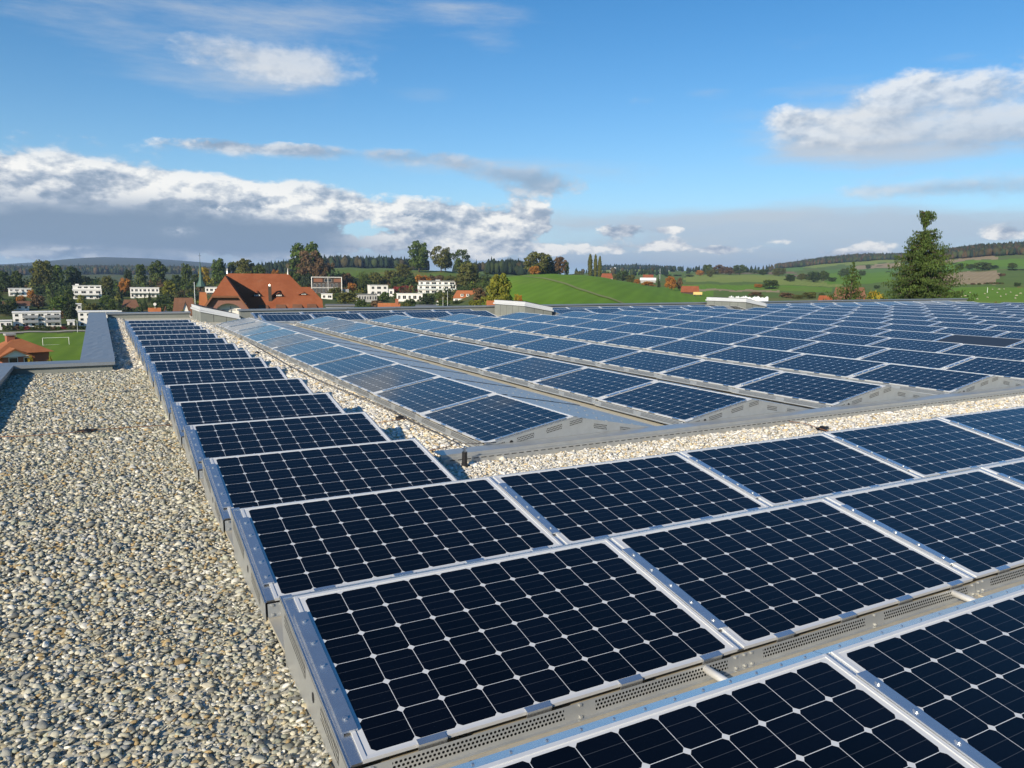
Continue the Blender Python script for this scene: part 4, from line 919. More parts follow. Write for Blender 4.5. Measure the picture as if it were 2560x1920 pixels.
T += [
 ('c', 455, 222, 200, 590, 'round', OL, 'big spreading tree on the crest of the bright meadow', RG), ('c', 545, 265, 90, 600, 'round', G1, 'green tree right of the big one on the meadow crest', RG), ('c', 430, 325, 80, 570, 'low', OR, 'orange small tree under the big tree on the meadow crest', RG), ('c', 630, 255, 110, 600, 'round', BR, 'brownish tree at the right of the meadow crest group', RG), ('c', 680, 300, 50, 600, 'tall', G3, 'narrow dark tree ending the meadow crest group', RG), ('c', 510, 330, 100, 600, 'low', DK, 'dark undergrowth bush in the meadow crest group', RG), ('c', 590, 320, 90, 600, 'low', DK, 'dark low tree between the two meadow crest trees', RG),
 ('c', 866, 238, 36, 640, 'poplar', OL, 'left and broadest of the three poplars', 'three poplars'), ('c', 908, 240, 28, 640, 'poplar', OL, 'middle of the three poplars', 'three poplars'), ('c', 942, 254, 30, 640, 'poplar', OL, 'right and shortest of the three poplars', 'three poplars'),
 ('c', 1125, 370, 110, 800, 'round', G3, 'dark tree right of the red farm roof', RG), ('c', 1190, 400, 90, 720, 'round', OL, 'olive tree at the right end of the meadow crest farm', RG), ('c', 1065, 388, 60, 820, 'low', OL, 'olive bush beside the red farm roof', RG), ('c', 1330, 448, 90, 640, 'low', OR, 'orange bush below the white farm roof', RG), ('c', 1412, 412, 38, 600, 'conifer', DK, 'single dark conifer left of the orange brown tree', RG),
 ('c', 1512, 412, 95, 560, 'round', OR, 'orange brown tree left of the red roofed barn', RG), ('c', 1577, 420, 55, 570, 'tall', BR, 'grey brown tree touching the red roofed barn', RG), ('c', 1240, 430, 50, 700, 'low', OR, 'small orange bush left of the white farm roof', RG),
 ('c', 1730, 360, 60, 1300, 'low', OR, 'orange tree at the left end of the far grove', RG), ('c', 1790, 320, 100, 1350, 'round', G1, 'dark tree in the left half of the far grove', RG), ('c', 1880, 322, 100, 1350, 'round', BR, 'brown tree in the middle of the far grove', RG), ('c', 1960, 340, 90, 1350, 'round', BR, 'second brown tree right in the far grove', RG), ('c', 2045, 322, 110, 1350, 'round', G1, 'dark round tree at the right of the far grove', RG), ('c', 1810, 365, 55, 1150, 'round', OL, 'single olive tree before the far grove', RG), ('c', 1640, 345, 50, 1500, 'conifer', DK, 'dark conifer left of the far grove', RG), ('c', 1850, 350, 70, 1300, 'low', OL, 'low olive tree in front of the far grove', RG),
 ('c', 2190, 470, 50, 700, 'low', OR, 'orange brown bush right of the bright crop field', RG), ('c', 2150, 350, 70, 1600, 'low', G1, 'green tree right of the far grove', RG), ('c', 1480, 395, 60, 1200, 'low', G3, 'dark hedge tree on the field edge above the orange tree', RG), ('c', 1560, 398, 70, 1200, 'low', G3, 'second dark hedge tree on the field edge', RG), ('c', 1650, 398, 70, 1200, 'low', G1, 'third hedge tree on the field edge, greener', RG), ('c', 1290, 360, 70, 1500, 'low', G1, 'green tree among the far farms', RG), ('c', 1000, 372, 60, 1000, 'low', G1, 'green tree right behind the poplars', RG), ('c', 780, 365, 80, 1000, 'low', OL, 'olive trees clump left behind the poplars', RG),
 ('d', 145, 545, 95, 1300, 'round', G1, 'round green tree left of the pale willow in the right fields', RG), ('d', 270, 535, 110, 1300, 'round', OL, 'pale olive willow in the right fields', RG), ('d', 360, 588, 100, 950, 'round', G3, 'dark round tree left of the long grove', RG), ('d', 200, 622, 130, 720, 'low', G1, 'green tree behind the orange bush at the field corner', RG), ('d', 115, 662, 60, 700, 'low', OR, 'orange bush at the field corner', RG), ('d', 215, 690, 100, 680, 'low', DK, 'dark bush under the green tree at the field corner', RG),
 ('d', 450, 580, 80, 1050, 'round', OL, 'olive tree at the left end of the long grove', RG), ('d', 545, 565, 140, 1000, 'round', G3, 'largest dark tree of the long grove', RG), ('d', 625, 560, 90, 1050, 'round', G1, 'green tree right in the long grove', RG), ('d', 690, 605, 75, 1000, 'low', G3, 'dark tree ending the long grove', RG), ('d', 780, 540, 90, 1250, 'round', G1, 'hazy green tree behind the small spruce, left', RG), ('d', 925, 555, 60, 1250, 'round', G1, 'hazy green tree behind the small spruce, right', RG), ('d', 970, 510, 45, 1800, 'round', G3, 'single dark tree on the yellow hill field', RG), ('d', 1060, 520, 60, 2000, 'low', G1, 'small tree on the hill field left of the farm', RG), ('d', 1130, 563, 40, 1500, 'low', G1, 'tiny round tree in the tan hill field', RG),
 ('d', 340, 725, 110, 480, 'low', BR, 'brown bush over the white foil tunnels', RG), ('d', 520, 722, 110, 480, 'low', OL, 'olive bush left of the red roofs', RG), ('d', 430, 745, 90, 470, 'low', OL, 'small olive bush between the two field bushes', RG), ('d', 100, 720, 100, 520, 'low', BR, 'brown bush left of the foil tunnels', RG), ('d', 620, 730, 60, 460, 'low', G1, 'small green bush left of the dark barn', RG),
 ('d', 1050, 690, 190, 180, 'low', YE, 'golden yellow bush left of the big spruce', RG), ('d', 960, 735, 100, 190, 'low', OL, 'olive bush between small spruce and golden bush', RG), ('d', 1050, 670, 50, 700, 'low', G3, 'small dark bush above the golden bush', RG),
 ('d', 1770, 505, 80, 1100, 'round', G1, 'green tree right of the big spruce in the hill belt', RG), ('d', 1870, 490, 150, 1050, 'round', G1, 'largest tree of the hill belt right of the spruce', RG), ('d', 1960, 515, 90, 1080, 'round', G3, 'dark tree in the hill belt right of its largest', RG), ('d', 2105, 495, 80, 1050, 'round', G1, 'tall tree at the right of the hill belt', RG), ('d', 2110, 540, 90, 1000, 'low', G3, 'dark low tree at the right of the hill belt', RG), ('d', 2190, 545, 70, 1000, 'round', G1, 'green tree at the right picture edge', RG), ('d', 2028, 576, 60, 850, 'low', BR, 'brown round bush below the hill belt', RG), ('d', 2160, 648, 60, 620, 'low', G3, 'dark bush beside the house at the right edge', RG), ('d', 1855, 665, 40, 640, 'tall', OL, 'slim olive tree at the end of the field hedge', RG), ('d', 1805, 685, 40, 640, 'low', BR, 'brown bush at the end of the field hedge', RG),
 ('d', 1690, 500, 80, 1150, 'round', G3, 'dark tree close to the right side of the spruce', RG), ('d', 1990, 782, 70, 230, 'low', OL, 'olive bush on the pasture at the right', RG), ('d', 1690, 790, 40, 180, 'low', G1, 'small green bush at the right foot of the spruce', RG), ('d', 1640, 520, 70, 1400, 'low', G1, 'low green trees behind the spruce', RG), ('d', 1790, 395, 45, 1800, 'round', OR, 'orange tree before the wooded right ridge', RG),
]
for k in range(9): T.append(('d', 1900+k*17, 690+int(-.6*k), 26, 650, 'low', [BR, G3, OL][k % 3], f'{["brown","dark","olive"][k % 3]} bush {ORD[k+1]} from the left in the hedge above the pasture', 'bushes in the hedge above the pasture'))
for a in T: tree(*a)
# the two spruces beyond the roof
def spruce(u, vtop, wpx, D, mesh, label, lean=0):
    g = grd(u, D); top = at(u, vtop, D).z; h = top-g.z; wd = wpx/F_PX*D*cos2(u, vtop)
    r = place_tree('spruce', g.x, g.y, g.z, h, wd, label, SP, name='spruce_tree', meshes=[mesh]); r.rotation_euler = (0, 0, -YAW-.45)
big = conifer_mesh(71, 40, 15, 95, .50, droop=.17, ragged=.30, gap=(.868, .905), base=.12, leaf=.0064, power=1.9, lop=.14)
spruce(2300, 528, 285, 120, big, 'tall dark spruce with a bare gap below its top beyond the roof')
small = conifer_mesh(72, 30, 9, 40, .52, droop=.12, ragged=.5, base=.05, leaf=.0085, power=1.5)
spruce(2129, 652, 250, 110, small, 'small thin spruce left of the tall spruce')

# ---- far woods that read as one mass
def wood(name, label, zones, seed, pal, hgt):
    """zones: (az0, az1, r0, r1, count)"""
    rg = np.random.default_rng(seed); v, f = ico(1); nv = len(v); VV, FF, CC = [], [], []; base = 0
    for a0, a1, r0, r1, cnt in zones:
        a = rg.uniform(a0, a1, cnt); r = rg.uniform(r0, r1, cnt)
        con = rg.random(cnt) < pal['con']
        for ai, ri, ci in zip(a, r, con):
            z = terr(ai, ri); h = hgt*rg.uniform(.7, 1.25); R = h*rg.uniform(.26, .4)
            w_ = v*(1+rg.normal(0, .16, (nv, 1)))
            if ci: w_ = w_*np.array([.62, .62, 1]); w_[:, :2] *= np.clip(1.05-w_[:, 2:]*.85, .08, 1.6); h *= 1.1
            P = w_*np.array([R, R, h*.5])+np.array([ri*math.sin(math.radians(ai)), ri*math.cos(math.radians(ai)), z+h*.46])
            c = np.array(pal['dark'] if ci else pal['cols'][rg.integers(0, len(pal['cols']))])*rg.uniform(.75, 1.25)
            VV.append(P); FF.append(f+base); base += nv; CC.append(np.repeat(c[None], nv, 0)*rg.uniform(.8, 1.2, (nv, 1)))
    me = big_mesh(name, np.concatenate(VV), np.concatenate(FF), np.concatenate(CC), WOODM, False)
    o = bpy.data.objects.new(name, me); COL.objects.link(o); tag(o, label, 'wood', kind='stuff')
def woodmat():
    m, t, b = mat('far_wood')
    t.put(b.inputs['Base Color'], t.new('ShaderNodeAttribute', attribute_name='tint').outputs['Color']); b.inputs['Roughness'].default_value = .9; b.inputs['Specular IOR Level'].default_value = .1
    return m
WOODM = woodmat()
mixd = dict(con=.25, dark=(.020, .034, .018), cols=[(.040, .055, .018), (.060, .056, .022), (.085, .058, .025), (.050, .060, .02), (.068, .048, .022)])
darkp = dict(con=.75, dark=(.018, .030, .016), cols=[(.035, .048, .018), (.06, .05, .022)])
wood('wood', 'far wooded ridge behind the houses on the left', [(-8, 8, 2300, 3250, 4200)], 1, dict(con=.4, dark=(.022, .036, .018), cols=mixd['cols']), 17)
wood('wood', 'dark conifer wood behind the hill with the green field', [(9, 13, 1150, 1500, 400), (13, 22, 1350, 1550, 900)], 2, darkp, 17)
wood('wood', 'dark wood on the horizon left of the meadow crest', [(24, 31.5, 1400, 1600, 700), (26.5, 30.5, 1000, 1080, 160)], 3, darkp, 16)
wood('wood', 'small far wood on the horizon right of the poplars', [(34.6, 40.3, 2750, 3100, 700)], 4, darkp, 17)
wood('wood', 'long wooded ridge in the right distance', [(47.2, 57.2, 2280, 2900, 5200)], 5, mixd, 14)
wood('wood', 'autumn coloured wooded ridge at the right edge', [(57.0, 66, 1600, 2050, 4200)], 6, mixd, 13)
wood('wood', 'scattered copses in the far middle distance', [(33, 47, 1750, 1800, 60), (36, 47, 2200, 2300, 90), (31, 40, 1350, 1400, 40)], 7, darkp, 12)

def shrubbery():
    """garden shrubs and small trees that run together between the houses"""
    rg = np.random.default_rng(77); VV, CC = [], []
    cols = np.array([G1, G2, G3, OL, G3, DK, BR, G1, YG, G3, G3, G2, DK, G1, DK, OL, G3])
    n = 1050
    az = rg.uniform(-9, 26.5, n); r = rg.uniform(0, 1, n)
    for a, f in zip(az, r):
        r0 = 395+f*290; 
        if a > 9: r0 = 440+f*260
        if any(abs(a-b[0])*r0*.01745 < b[2] and b[1]-70 < r0 < b[1]+16 for b in HOUSES): continue
        h = rg.uniform(2.0, 5.5) if rg.random() < .8 else rg.uniform(5, 8.5); R = h*rg.uniform(.45, .8); m_ = 110
        x, y = r0*math.sin(math.radians(a)), r0*math.cos(math.radians(a)); z = terr(a, r0)
        d = rg.normal(size=(m_, 3)); d /= np.linalg.norm(d, axis=1)[:, None]; d[:, 2] = np.abs(d[:, 2])
        P = d*rg.uniform(.6, 1.1, m_)[:, None]*np.array([R, R, h*.9])*(1+.25*np.sin(d[:, :1]*5+a)) + np.array([x, y, z])
        N = d+rg.normal(0, .6, (m_, 3)); N /= np.linalg.norm(N, axis=1)[:, None]
        VV.append(quads(P, N, .42+h*.05, rg).reshape(-1, 3))
        c = cols[rg.integers(0, len(cols))]*rg.uniform(.7, 1.2)
        CC.append(np.repeat(c[None]*rg.uniform(.7, 1.3, (m_, 1)), 4, 0))
    V = np.concatenate(VV); n4 = len(V)//4
    me = big_mesh('shrubbery', V, np.arange(n4*4).reshape(-1, 4), np.concatenate(CC), LEAF, False)
    o = bpy.data.objects.new('shrubbery', me); COL.objects.link(o); o.color = (1, 1, 1, 1); tag(o, 'garden shrubs growing into one another between the houses', 'shrubbery', kind='stuff')
# azimuth, distance and half width of the house fronts the shrubs must leave free
HOUSES = [(math.degrees(azel(u, 730)[0]), D, wd) for u, D, wd in ((49, 560, 10), (218, 540, 12), (363, 540, 12), (529, 545, 6), (95, 372, 14), (250, 372, 14), (42, 462, 12), (192, 455, 5), (325, 430, 8), (820, 545, 14), (817, 480, 7), (916, 440, 12), (947, 550, 13), (1023, 460, 16), (1093, 600, 19), (1164, 420, 13), (985, 552, 6))]
shrubbery()

# ================================================================== buildings
M_['white'] = plain('white_render', (.80, .78, .74), .85, 0, .05, .6)
M_['cream'] = plain('cream_render', (.62, .56, .44), .85, 0, .06, .6)
M_['greyw'] = plain('grey_render', (.34, .34, .33), .85, 0, .08, .6)
M_['flatroof'] = plain('flat_roof_felt', (.17, .17, .17), .85, 0, .15, .5)
M_['balc'] = plain('grey_balcony_panel', (.30, .31, .32), .7, 0, .1, 1)
M_['woodf'] = plain('brown_wood_cladding', (.22, .095, .05), .7, 0, .2, 2)
M_['glass'] = plain('window_glass', (.025, .03, .035), .12, 0, .2, 1, spec=.6)
M_['brick'] = plain('brick_red_render', (.32, .12, .07), .85, 0, .15, 2)
M_['copperg'] = plain('green_copper', (.06, .12, .10), .6, .2, .2, 1)
M_['timber'] = plain('dark_timber', (.06, .045, .035), .8, 0, .2, 2)
M_['foil'] = plain('white_foil', (.80, .80, .78), .5, 0, .06, .4)
M_['fleece'] = plain('pale_fleece', (.42, .37, .28), .9, 0, .3, 1)
def tiles(name, c1, c2, c3, sc=1.0):
    m, t, b = mat(name)
    p = t.new('ShaderNodeTexCoord').outputs['Object']
    n = t.noise(p, .35*sc, 6, .7).outputs[0]; n2 = t.noise(p, 4*sc, 3, .7).outputs[0]; n3 = t.noise(p, .9*sc, 7, .75).outputs[0]
    c = t.mix(t.step(n, .35, .7), c1, c2); c = t.mix(t.m('MULTIPLY', t.step(n3, .57, .72), .6), c, c3)
    s = t.new('ShaderNodeSeparateXYZ'); t.put(s.inputs[0], p)
    rows = t.m('FRACT', t.m('MULTIPLY', s.outputs[2], 4.5))
    k = t.m('ADD', .82, t.m('ADD', t.m('MULTIPLY', n2, .3), t.m('MULTIPLY', t.step(rows, .0, .25), .08)))
    v = t.new('ShaderNodeVectorMath', operation='SCALE'); t.put(v.inputs[0], c); t.put(v.inputs['Scale'], k)
    t.put(b.inputs['Base Color'], v.outputs[0]); b.inputs['Roughness'].default_value = .85; b.inputs['Specular IOR Level'].default_value = .2
    bp = t.new('ShaderNodeBump'); bp.inputs['Strength'].default_value = .4; bp.inputs['Distance'].default_value = .04
    t.put(bp.inputs['Height'], rows); t.put(b.inputs['Normal'], bp.outputs[0])
    return m
M_['tile'] = tiles('red_roof_tiles', (.225, .070, .031), (.28, .094, .043), (.28, .16, .10))
M_['tileo'] = tiles('orange_roof_tiles', (.33, .115, .045), (.38, .145, .06), (.32, .17, .09))
M_['tileb'] = tiles('brown_roof_tiles', (.15, .075, .045), (.20, .10, .06), (.18, .13, .09))

def site(u0, u1, v0, v1, D, turn=0.0):
    """root point, width, height and z-turn of a building seen between photo columns u0..u1 and rows v0..v1"""
    uc = (u0+u1)/2; a, e = azel(uc, v1); g = at(uc, v1, D); tz = at(uc, v0, D).z
    z = min(g.z, terr(math.degrees(a), D)+.4)
    wd = (u1-u0)/F_PX*D*cos2(uc, v1)
    return Vector((g.x, g.y, z)), wd, tz-z, -a+turn
def part(mb, name, mt, root, **kw): return mb.build(name, mt, root, **kw)
def windows(root, specs, y, frame=None, depth=.10):
    """specs: (x, z, w, h); y = plane of the wall that faces the camera"""
    for x, z, w_, h_ in specs:
        m = MB(); f = .07
        m.box(x-w_/2, x+w_/2, y-.05, y+.02, z-f, z, 0); m.box(x-w_/2, x+w_/2, y-.05, y+.02, z+h_, z+h_+f, 0)
        m.box(x-w_/2-f, x-w_/2, y-.05, y+.02, z-f, z+h_+f, 0); m.box(x+w_/2, x+w_/2+f, y-.05, y+.02, z-f, z+h_+f, 0)
        if w_ > 1.2: m.box(x-.04, x+.04, y-.05, y+.02, z, z+h_, 0)
        m.box(x-w_/2, x+w_/2, y-.02, y-.012, z, z+h_, 1)
        m.build('window', [frame or M_['white'], M_['glass']], root)
def flat_house(u0, u1, v0, v1, D, label, storeys=2, depth=9, turn=0.0, wall='white', name='house', wins=4, balcony=(), group='houses on the slope', roof=True, ribbon=False, bays=None):
    p, W_d, H, rz = site(u0, u1, v0, v1, D, turn); r = empty(name, p, rz); tag(r, label, 'apartment block' if name == 'apartment_block' else 'house', group)
    w2 = W_d/2/max(.7, math.cos(turn)); m = MB(); m.box(-w2, w2, 0, depth, -4, H-.25); part(m, 'wall', M_[wall], r)
    if roof:
        m = MB(); m.box(-w2-.25, w2+.25, -.35, depth+.2, H-.245, H); part(m, 'roof', M_['flatroof' if wall == 'greyw' else 'white'], r)
    sh = (H-.3)/storeys
    for s in range(storeys):
        z = s*sh+sh*.28
        if ribbon: windows(r, [(0, z, W_d*.82, sh*.45)], 0)
        else:
            n = wins
            windows(r, [(-w2+(i+.5)*2*w2/n, z, 2*w2/n*(.62 if i % 2 else .42), sh*.48) for i in range(n)], 0)
    for (bx0, bx1, s) in balcony:
        m = MB(); x0, x1 = -w2+bx0*2*w2, -w2+bx1*2*w2; z = s*sh
        m.box(x0, x1, -1.5, -.002, z-.1, z+.08); m.box(x0, x1, -1.52, -1.42, z+.08, z+1.0); m.box(x0, x0+.1, -1.42, -.002, z+.08, z+1.0); m.box(x1-.1, x1, -1.42, -.002, z+.08, z+1.0)
        part(m, 'balcony', M_['balc' if name == 'apartment_block' else wall], r)
    return r, w2, H, sh
def gable_house(u0, u1, v0, ve, v1, D, label, depth=9, turn=0.0, wall='white', roof='tileo', ridge='x', hip=.0, wins=3, group='houses with pitched roofs', name='house', storeys=1, chimney=None, wall_h=None):
    """v0 ridge row, ve eave row, v1 base row; ridge 'x' runs across the view, 'y' away from it"""
    p, W_d, H, rz = site(u0, u1, v0, v1, D, turn); r = empty(name, p, rz); tag(r, label, 'barn' if 'barn' in name else 'house', group)
    w2 = W_d/2; he = H*(v1-ve)/(v1-v0); o = .5
    m = MB(); wx = w2-o
    if ridge == 'x':
        m.box(-wx, wx, 0, depth, -4, he-.05)
        if hip < .5: 
            for x in (-wx, wx): m.prism([(x-.001, he-.06), (x+.001, he-.06), (x+.001, he)], 0, depth)
            for x in (-wx, wx-.2): m.face([(x, 0, he-.05), (x, depth, he-.05), (x, depth/2, H-.35)]); m.face([(x+.2, 0, he-.05), (x+.2, depth/2, H-.35), (x+.2, depth, he-.05)])
        part(m, 'wall', M_[wall], r)
        m = MB(); k = hip*w2*.8; y0, y1, ym = -o, depth+o, depth/2; t_ = .18
        A, B, C_, D_ = (-w2, y0, he-.2), (w2, y0, he-.2), (w2, y1, he-.2), (-w2, y1, he-.2); E, F = (-w2+k, ym, H), (w2-k, ym, H)
        m.face([A, B, F, E]); m.face([C_, D_, E, F]); m.face([B, C_, F]); m.face([D_, A, E]); m.face([A, D_, C_, B])
        part(m, 'roof', M_[roof], r, merge=False)
    else:
        m.box(-wx, wx, 0, depth, -4, he-.05); m.prism([(-wx, he-.05), (wx, he-.05), (0, H-.35)], 0, depth); part(m, 'wall', M_[wall], r)
        m = MB(); t_ = .2
        for s in (-1, 1):
            q = [(0, H), (s*w2, he-.25), (s*w2, he-.25-t_), (0, H-t_)]
            m.prism(q if s > 0 else q[::-1], -o, depth+o)
        part(m, 'roof', M_[roof], r)
    if wins:
        sh = he/storeys
        windows(r, [(-wx+(i+.5)*2*wx/wins, s*sh+sh*.3, 2*wx/wins*.42, sh*.48) for i in range(wins) for s in range(storeys)], 0)
    if chimney:
        m = MB(); x = chimney*w2; m.box(x-.4, x+.4, depth*.5-.4, depth*.5+.4, H*.72, H+.9); m.box(x-.5, x+.5, depth*.5-.5, depth*.5+.5, H+.9, H+1.05); part(m, 'chimney', M_['brick'], r)
    return r, w2, H, he

HG = 'villas on the left slope'
flat_house(*za(75, 0)[:1], za(275, 0)[0], za(0, 555)[1], za(0, 622)[1], 560, 'white villa with a wide grey flat roof, leftmost on the slope', 2, wins=4, wall='white', group=HG, balcony=((.05, .6, 1),))
r, w2, H, sh = flat_house(za(632, 0)[0], za(885, 0)[0], za(0, 565)[1], za(0, 655)[1], 540, 'white stepped villa with three long levels on the left slope', 2, wins=4, group=HG, balcony=((-.02, .9, 1), (.02, .75, 0)))
m = MB(); m.box(-w2*.98, w2*.98, .8, 8, H+.002, H+2.2); o = m.build('penthouse', M_['white'], r); m = MB(); m.box(-w2, w2*1.02, .5, 8.3, H+2.203, H+2.45); m.build('roof', M_['white'], r); windows(r, [(-w2*.5+i*w2*.42, H+.8, w2*.25, .9) for i in range(4)], .8); m = MB(); m.box(-w2*.8, -w2*.55, 2, 4, H+2.45, H+3.3); m.build('chimney', M_['white'], r)
flat_house(za(1128, 0)[0], za(1380, 0)[0], za(0, 548)[1], za(0, 640)[1], 540, 'long white villa with two window rows under the tree pair', 2, wins=7, group=HG, balcony=((0, 1.0, 1),))
flat_house(za(1775, 0)[0], za(1885, 0)[0], za(0, 545)[1], za(0, 635)[1], 545, 'white villa with balconies behind the left edge of the red roof', 2, wins=3, group=HG, balcony=((0, .8, 1), (0, .8, 0)))
AG = 'white apartment blocks behind the sports field'
flat_house(za(118, 0)[0], za(535, 0)[0], za(0, 760)[1], za(0, 890)[1], 372, 'complete white apartment block left of the capped parapet', 3, wins=6, name='apartment_block', group=AG, depth=11, balcony=[(a, a+.16, s) for a in (.20, .66, .36, .82) for s in (1, 2)])
flat_house(za(682, 0)[0], za(1060, 0)[0], za(0, 755)[1], za(0, 885)[1], 372, 'white apartment block half hidden by the capped parapet', 3, wins=6, name='apartment_block', group=AG, depth=11, balcony=[(a, a+.16, s) for a in (.22, .66) for s in (1, 2)])
SG = 'small houses among the trees'
flat_house(za(583, 0)[0], za(648, 0)[0], za(0, 830)[1], za(0, 885)[1], 366, 'small white garage between the two apartment blocks', 1, wins=1, group=SG, depth=5, name='garage')
flat_house(za(-10, 0)[0], za(105, 0)[0], za(0, 833)[1], za(0, 870)[1], 366, 'low white garage left of the complete apartment block', 1, wins=2, group=SG, depth=5, name='garage')
gable_house(za(25, 0)[0], za(265, 0)[0], za(0, 668)[1], za(0, 705)[1], za(0, 740)[1], 462, 'white house with a dark pitched roof above the apartments at the left', roof='tileb', group=SG, wins=4)
flat_house(za(630, 0)[0], za(705, 0)[0], za(0, 690)[1], za(0, 745)[1], 455, 'small white house between trees above the gap of the apartments', 1, wins=2, group=SG)
gable_house(za(1045, 0)[0], za(1212, 0)[0], za(0, 655)[1], za(0, 706)[1], za(0, 730)[1], 430, 'low house with a brown hipped roof below the long villa', roof='tileb', hip=.45, wall='greyw', group=SG, wins=0)
gable_house(za(1362, 0)[0], za(1505, 0)[0], za(0, 716)[1], za(0, 762)[1], za(0, 790)[1], 250, 'white gabled house with a dish behind the far left parapet', ridge='y', roof='tileb', group=SG, wins=0, depth=10)
r, w2, H, he = gable_house(za(1280, 0)[0], za(1395, 0)[0], za(0, 728)[1], za(0, 770)[1], za(0, 790)[1], 256, 'house with an orange roof left of the white gable', roof='tileo', group=SG, wins=0, depth=8)
m = MB(); m.tube([(w2*.1, 3.6, H-.2), (w2*.1, 3.6, H+.9)], .05, 6); m.tube([(w2*.1, 3.45, H+1.1), (w2*.1, 3.55, H+1.1)], [.45, .3], 12); m.build('satellite_dish', M_['white'], r)
gable_house(za(1485, 0)[0], za(1700, 0)[0], za(0, 640)[1], za(0, 712)[1], za(0, 760)[1], 320, 'house with a big brown roof left of the church', roof='tileb', hip=.3, group=SG, wins=3)
gable_house(za(1550, 0)[0], za(1660, 0)[0], za(0, 668)[1], za(0, 725)[1], za(0, 770)[1], 300, 'white gable wing in front of the big brown roof', roof='tileb', ridge='y', group=SG, wins=2, depth=8)

# church with a needle spire
p, wd, hh, rz = site(za(1725, 0)[0], za(1770, 0)[0], za(0, 540)[1], za(0, 760)[1], 300); c = empty('church', p, rz); tag(c, 'church with a thin green needle spire left of the red roof', 'church')
zs = at(503, za(0, 250)[1], 300).z-p.z; zb0 = at(503, za(0, 540)[1], 300).z-p.z; zbl = at(503, za(0, 590)[1], 300).z-p.z
m = MB(); m.box(-.95, .95, -.95, .95, -4, zbl); m.build('tower', M_['timber'], c)
m = MB()
for x in (-.95, .95):
    for y in (-.95, .95): m.box(x-.12, x+.12, y-.12, y+.12, zbl, zb0)
m.box(-1.0, 1.0, -1.0, 1.0, zbl+.002, zbl+.5); m.box(-.5, .5, -.5, .5, zbl, zb0-.05); m.build('belfry', M_['timber'], c)
m = MB(); m.tube([(0, 0, zb0), (0, 0, zb0+.6), (0, 0, zb0+2.2), (0, 0, zb0+5.0), (0, 0, zs-4), (0, 0, zs-3.2)], [1.75, 1.45, .75, .42, .16, .12], 8); m.build('spire', M_['copperg'], c)
m = MB(); m.tube([(0, 0, zs-3.2), (0, 0, zs)], .06, 6); m.tube([(-.5, 0, zs-1), (.5, 0, zs-1)], .05, 6); m.build('cross', M_['black'], c)
gable_house(za(1690, 0)[0], za(1835, 0)[0], za(0, 592)[1], za(0, 720)[1], za(0, 790)[1], 190, 'steep orange roof at the left corner of the big red roof', roof='tileo', hip=.75, wall='cream', group='houses with pitched roofs', wins=0, depth=8)

